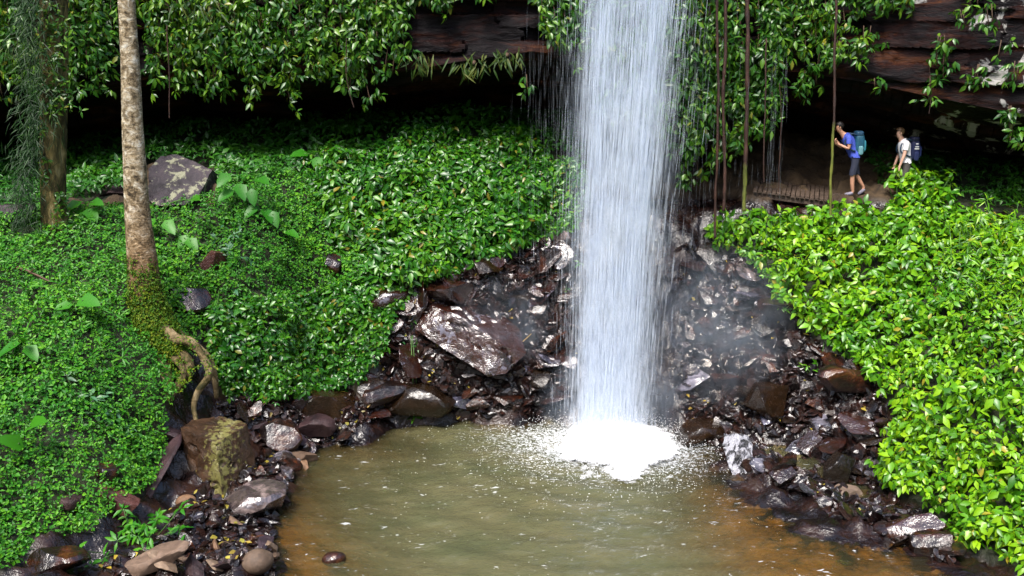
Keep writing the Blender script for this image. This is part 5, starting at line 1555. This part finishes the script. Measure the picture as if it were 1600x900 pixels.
a_ = fme.attributes.new('thick', 'FLOAT', 'POINT'); a_.data.foreach_set('value', smooth(-.02, .75, fall).ravel().astype(np.float32))
obj('foam', fme, root)
# splash: droplets thrown round the foot and specks on the pool
V0, T0 = ico(1)
def droplets(P, r_, flat=1.0):
    n = len(P)
    V = (V0[None] * np.asarray(r_)[:, None, None] * np.array([1, 1, flat]) + P[:, None]).reshape(-1, 3)
    T = (np.arange(n)[:, None, None] * len(V0) + T0[None]).reshape(-1, 3)
    return V, T
n = 9000
th_ = rng.uniform(0, 6.28, n); rd = np.abs(rng.normal(0, 1.0, n)) * 1.25 + rng.random(n) * .3
Pd = np.stack([FX + np.cos(th_) * rd, FY - .45 + np.sin(th_) * rd * 1.0, .03 + np.abs(rng.normal(0, .32, n)) * np.exp(-rd * .55)], -1)
a = MB(); a.add(*droplets(Pd, rng.uniform(.004, .011, n)))
n = 1300
th_ = rng.uniform(0, 6.28, n); rd = .9 + rng.exponential(1.5, n)
Ps = np.stack([FX - .2 + np.cos(th_) * rd * 1.15, FY - .6 + np.sin(th_) * rd, np.full(n, .035)], -1)
Ps = Ps[base_z(Ps[:, 0], Ps[:, 1]) < -.05]
a.add(*droplets(Ps, rng.uniform(.004, .012, len(Ps)), .5))
a.build('spray', m_sp, root, org, True)
# drifting mist by the foot
def mist(name, c, r_, dens, label, seed):
    m_mi, nt, out = new_mat('mist')
    vs = N_(nt, 'ShaderNodeVolumeScatter'); vs.inputs['Color'].default_value = (.68, .82, 1, 1); vs.inputs['Anisotropy'].default_value = .1
    pos = world_pos(nt, (1.0, 1.0, .6))
    mp = N_(nt, 'ShaderNodeVectorMath', operation='ADD'); nt.links.new(pos, mp.inputs[0]); mp.inputs[1].default_value = (seed * 7.1, seed * 3.3, 0)
    nz_ = noise(nt, 2.0, 5, .65, mp.outputs[0], .5)
    tc = nt.nodes.new('ShaderNodeTexCoord'); ln = N_(nt, 'ShaderNodeVectorMath', operation='LENGTH'); nt.links.new(tc.outputs['Object'], ln.inputs[0])
    fall_ = N_(nt, 'ShaderNodeMapRange'); nt.links.new(ln.outputs['Value'], fall_.inputs[0]); fall_.inputs[1].default_value = 1.0; fall_.inputs[2].default_value = .2
    th = N_(nt, 'ShaderNodeMapRange'); nt.links.new(nz_.outputs['Fac'], th.inputs[0]); th.inputs[1].default_value = .42; th.inputs[2].default_value = .68; th.inputs[3].default_value = .06; th.inputs[4].default_value = 1.6
    mu = N_(nt, 'ShaderNodeMath', operation='MULTIPLY'); nt.links.new(fall_.outputs[0], mu.inputs[0]); nt.links.new(th.outputs[0], mu.inputs[1])
    m2 = N_(nt, 'ShaderNodeMath', operation='MULTIPLY'); nt.links.new(mu.outputs[0], m2.inputs[0]); m2.inputs[1].default_value = dens
    nt.links.new(m2.outputs[0], vs.inputs['Density']); nt.links.new(vs.outputs[0], out.inputs['Volume'])
    V, T = ico(3)
    o = obj(name, mesh_from(name, V, T, None, m_mi, True), None, c); o.scale = r_
    tag(o, label, 'mist', kind='stuff')


mist('mist', (2.2, 21.4, .9), (1.7, 1.1, 1.4), .55, 'pale mist hanging round the foot of the waterfall', 1)
mist('mist', (2.32, 21.65, 5.0), (1.3, .85, 7.5), .7, 'soft white spray wrapped round the falling column', 4)
mist('mist', (4.6, 22.3, 2.3), (1.9, 1.0, 2.2), .34, 'bluish mist drifting over the rocks right of the waterfall', 2)
mist('mist', (-.2, 22.7, 2.4), (1.3, .7, 1.2), .25, 'faint mist above the cracked slab', 3)

# ------------------------------------------------------------------ light
SUN_EL, SUN_AZ = R(58), R(205)        # azimuth measured from +Y towards +X: behind the viewpoint, to the left
w = bpy.data.worlds.new('World'); sc.world = w; w.use_nodes = True
nt = w.node_tree; nt.nodes.clear()
sky = nt.nodes.new('ShaderNodeTexSky'); sky.sky_type = 'NISHITA'; sky.sun_disc = False
sky.sun_elevation = SUN_EL; sky.sun_rotation = SUN_AZ; sky.air_density = 1.0; sky.dust_density = 3.0; sky.ozone_density = 1.0
bg = nt.nodes.new('ShaderNodeBackground'); bg.inputs[1].default_value = .13
wo = nt.nodes.new('ShaderNodeOutputWorld')
nt.links.new(sky.outputs[0], bg.inputs[0]); nt.links.new(bg.outputs[0], wo.inputs[0])
sd = bpy.data.lights.new('sun', 'SUN'); sd.energy = 2.0; sd.angle = R(20); sd.color = (1, .96, .9)
so = bpy.data.objects.new('sun', sd); COL.objects.link(so)
dv = Vector((math.sin(SUN_AZ) * math.cos(SUN_EL), math.cos(SUN_AZ) * math.cos(SUN_EL), math.sin(SUN_EL)))
so.rotation_euler = (-dv).to_track_quat('-Z', 'Y').to_euler()
so.location = (0, 0, 40)

sc.view_settings.view_transform = 'Standard'
sc.view_settings.look = 'None'
sc.view_settings.gamma = 1
sc.view_settings.use_curve_mapping = False
sc.view_settings.exposure = 1.65
cy_ = sc.cycles
cy_.max_bounces = 6; cy_.diffuse_bounces = 3; cy_.glossy_bounces = 3; cy_.transmission_bounces = 4; cy_.transparent_max_bounces = 48; cy_.volume_bounces = 1; cy_.volume_max_steps = 64
cy_.use_denoising = True
try: cy_.denoiser = 'OPENIMAGEDENOISE'
except Exception: pass
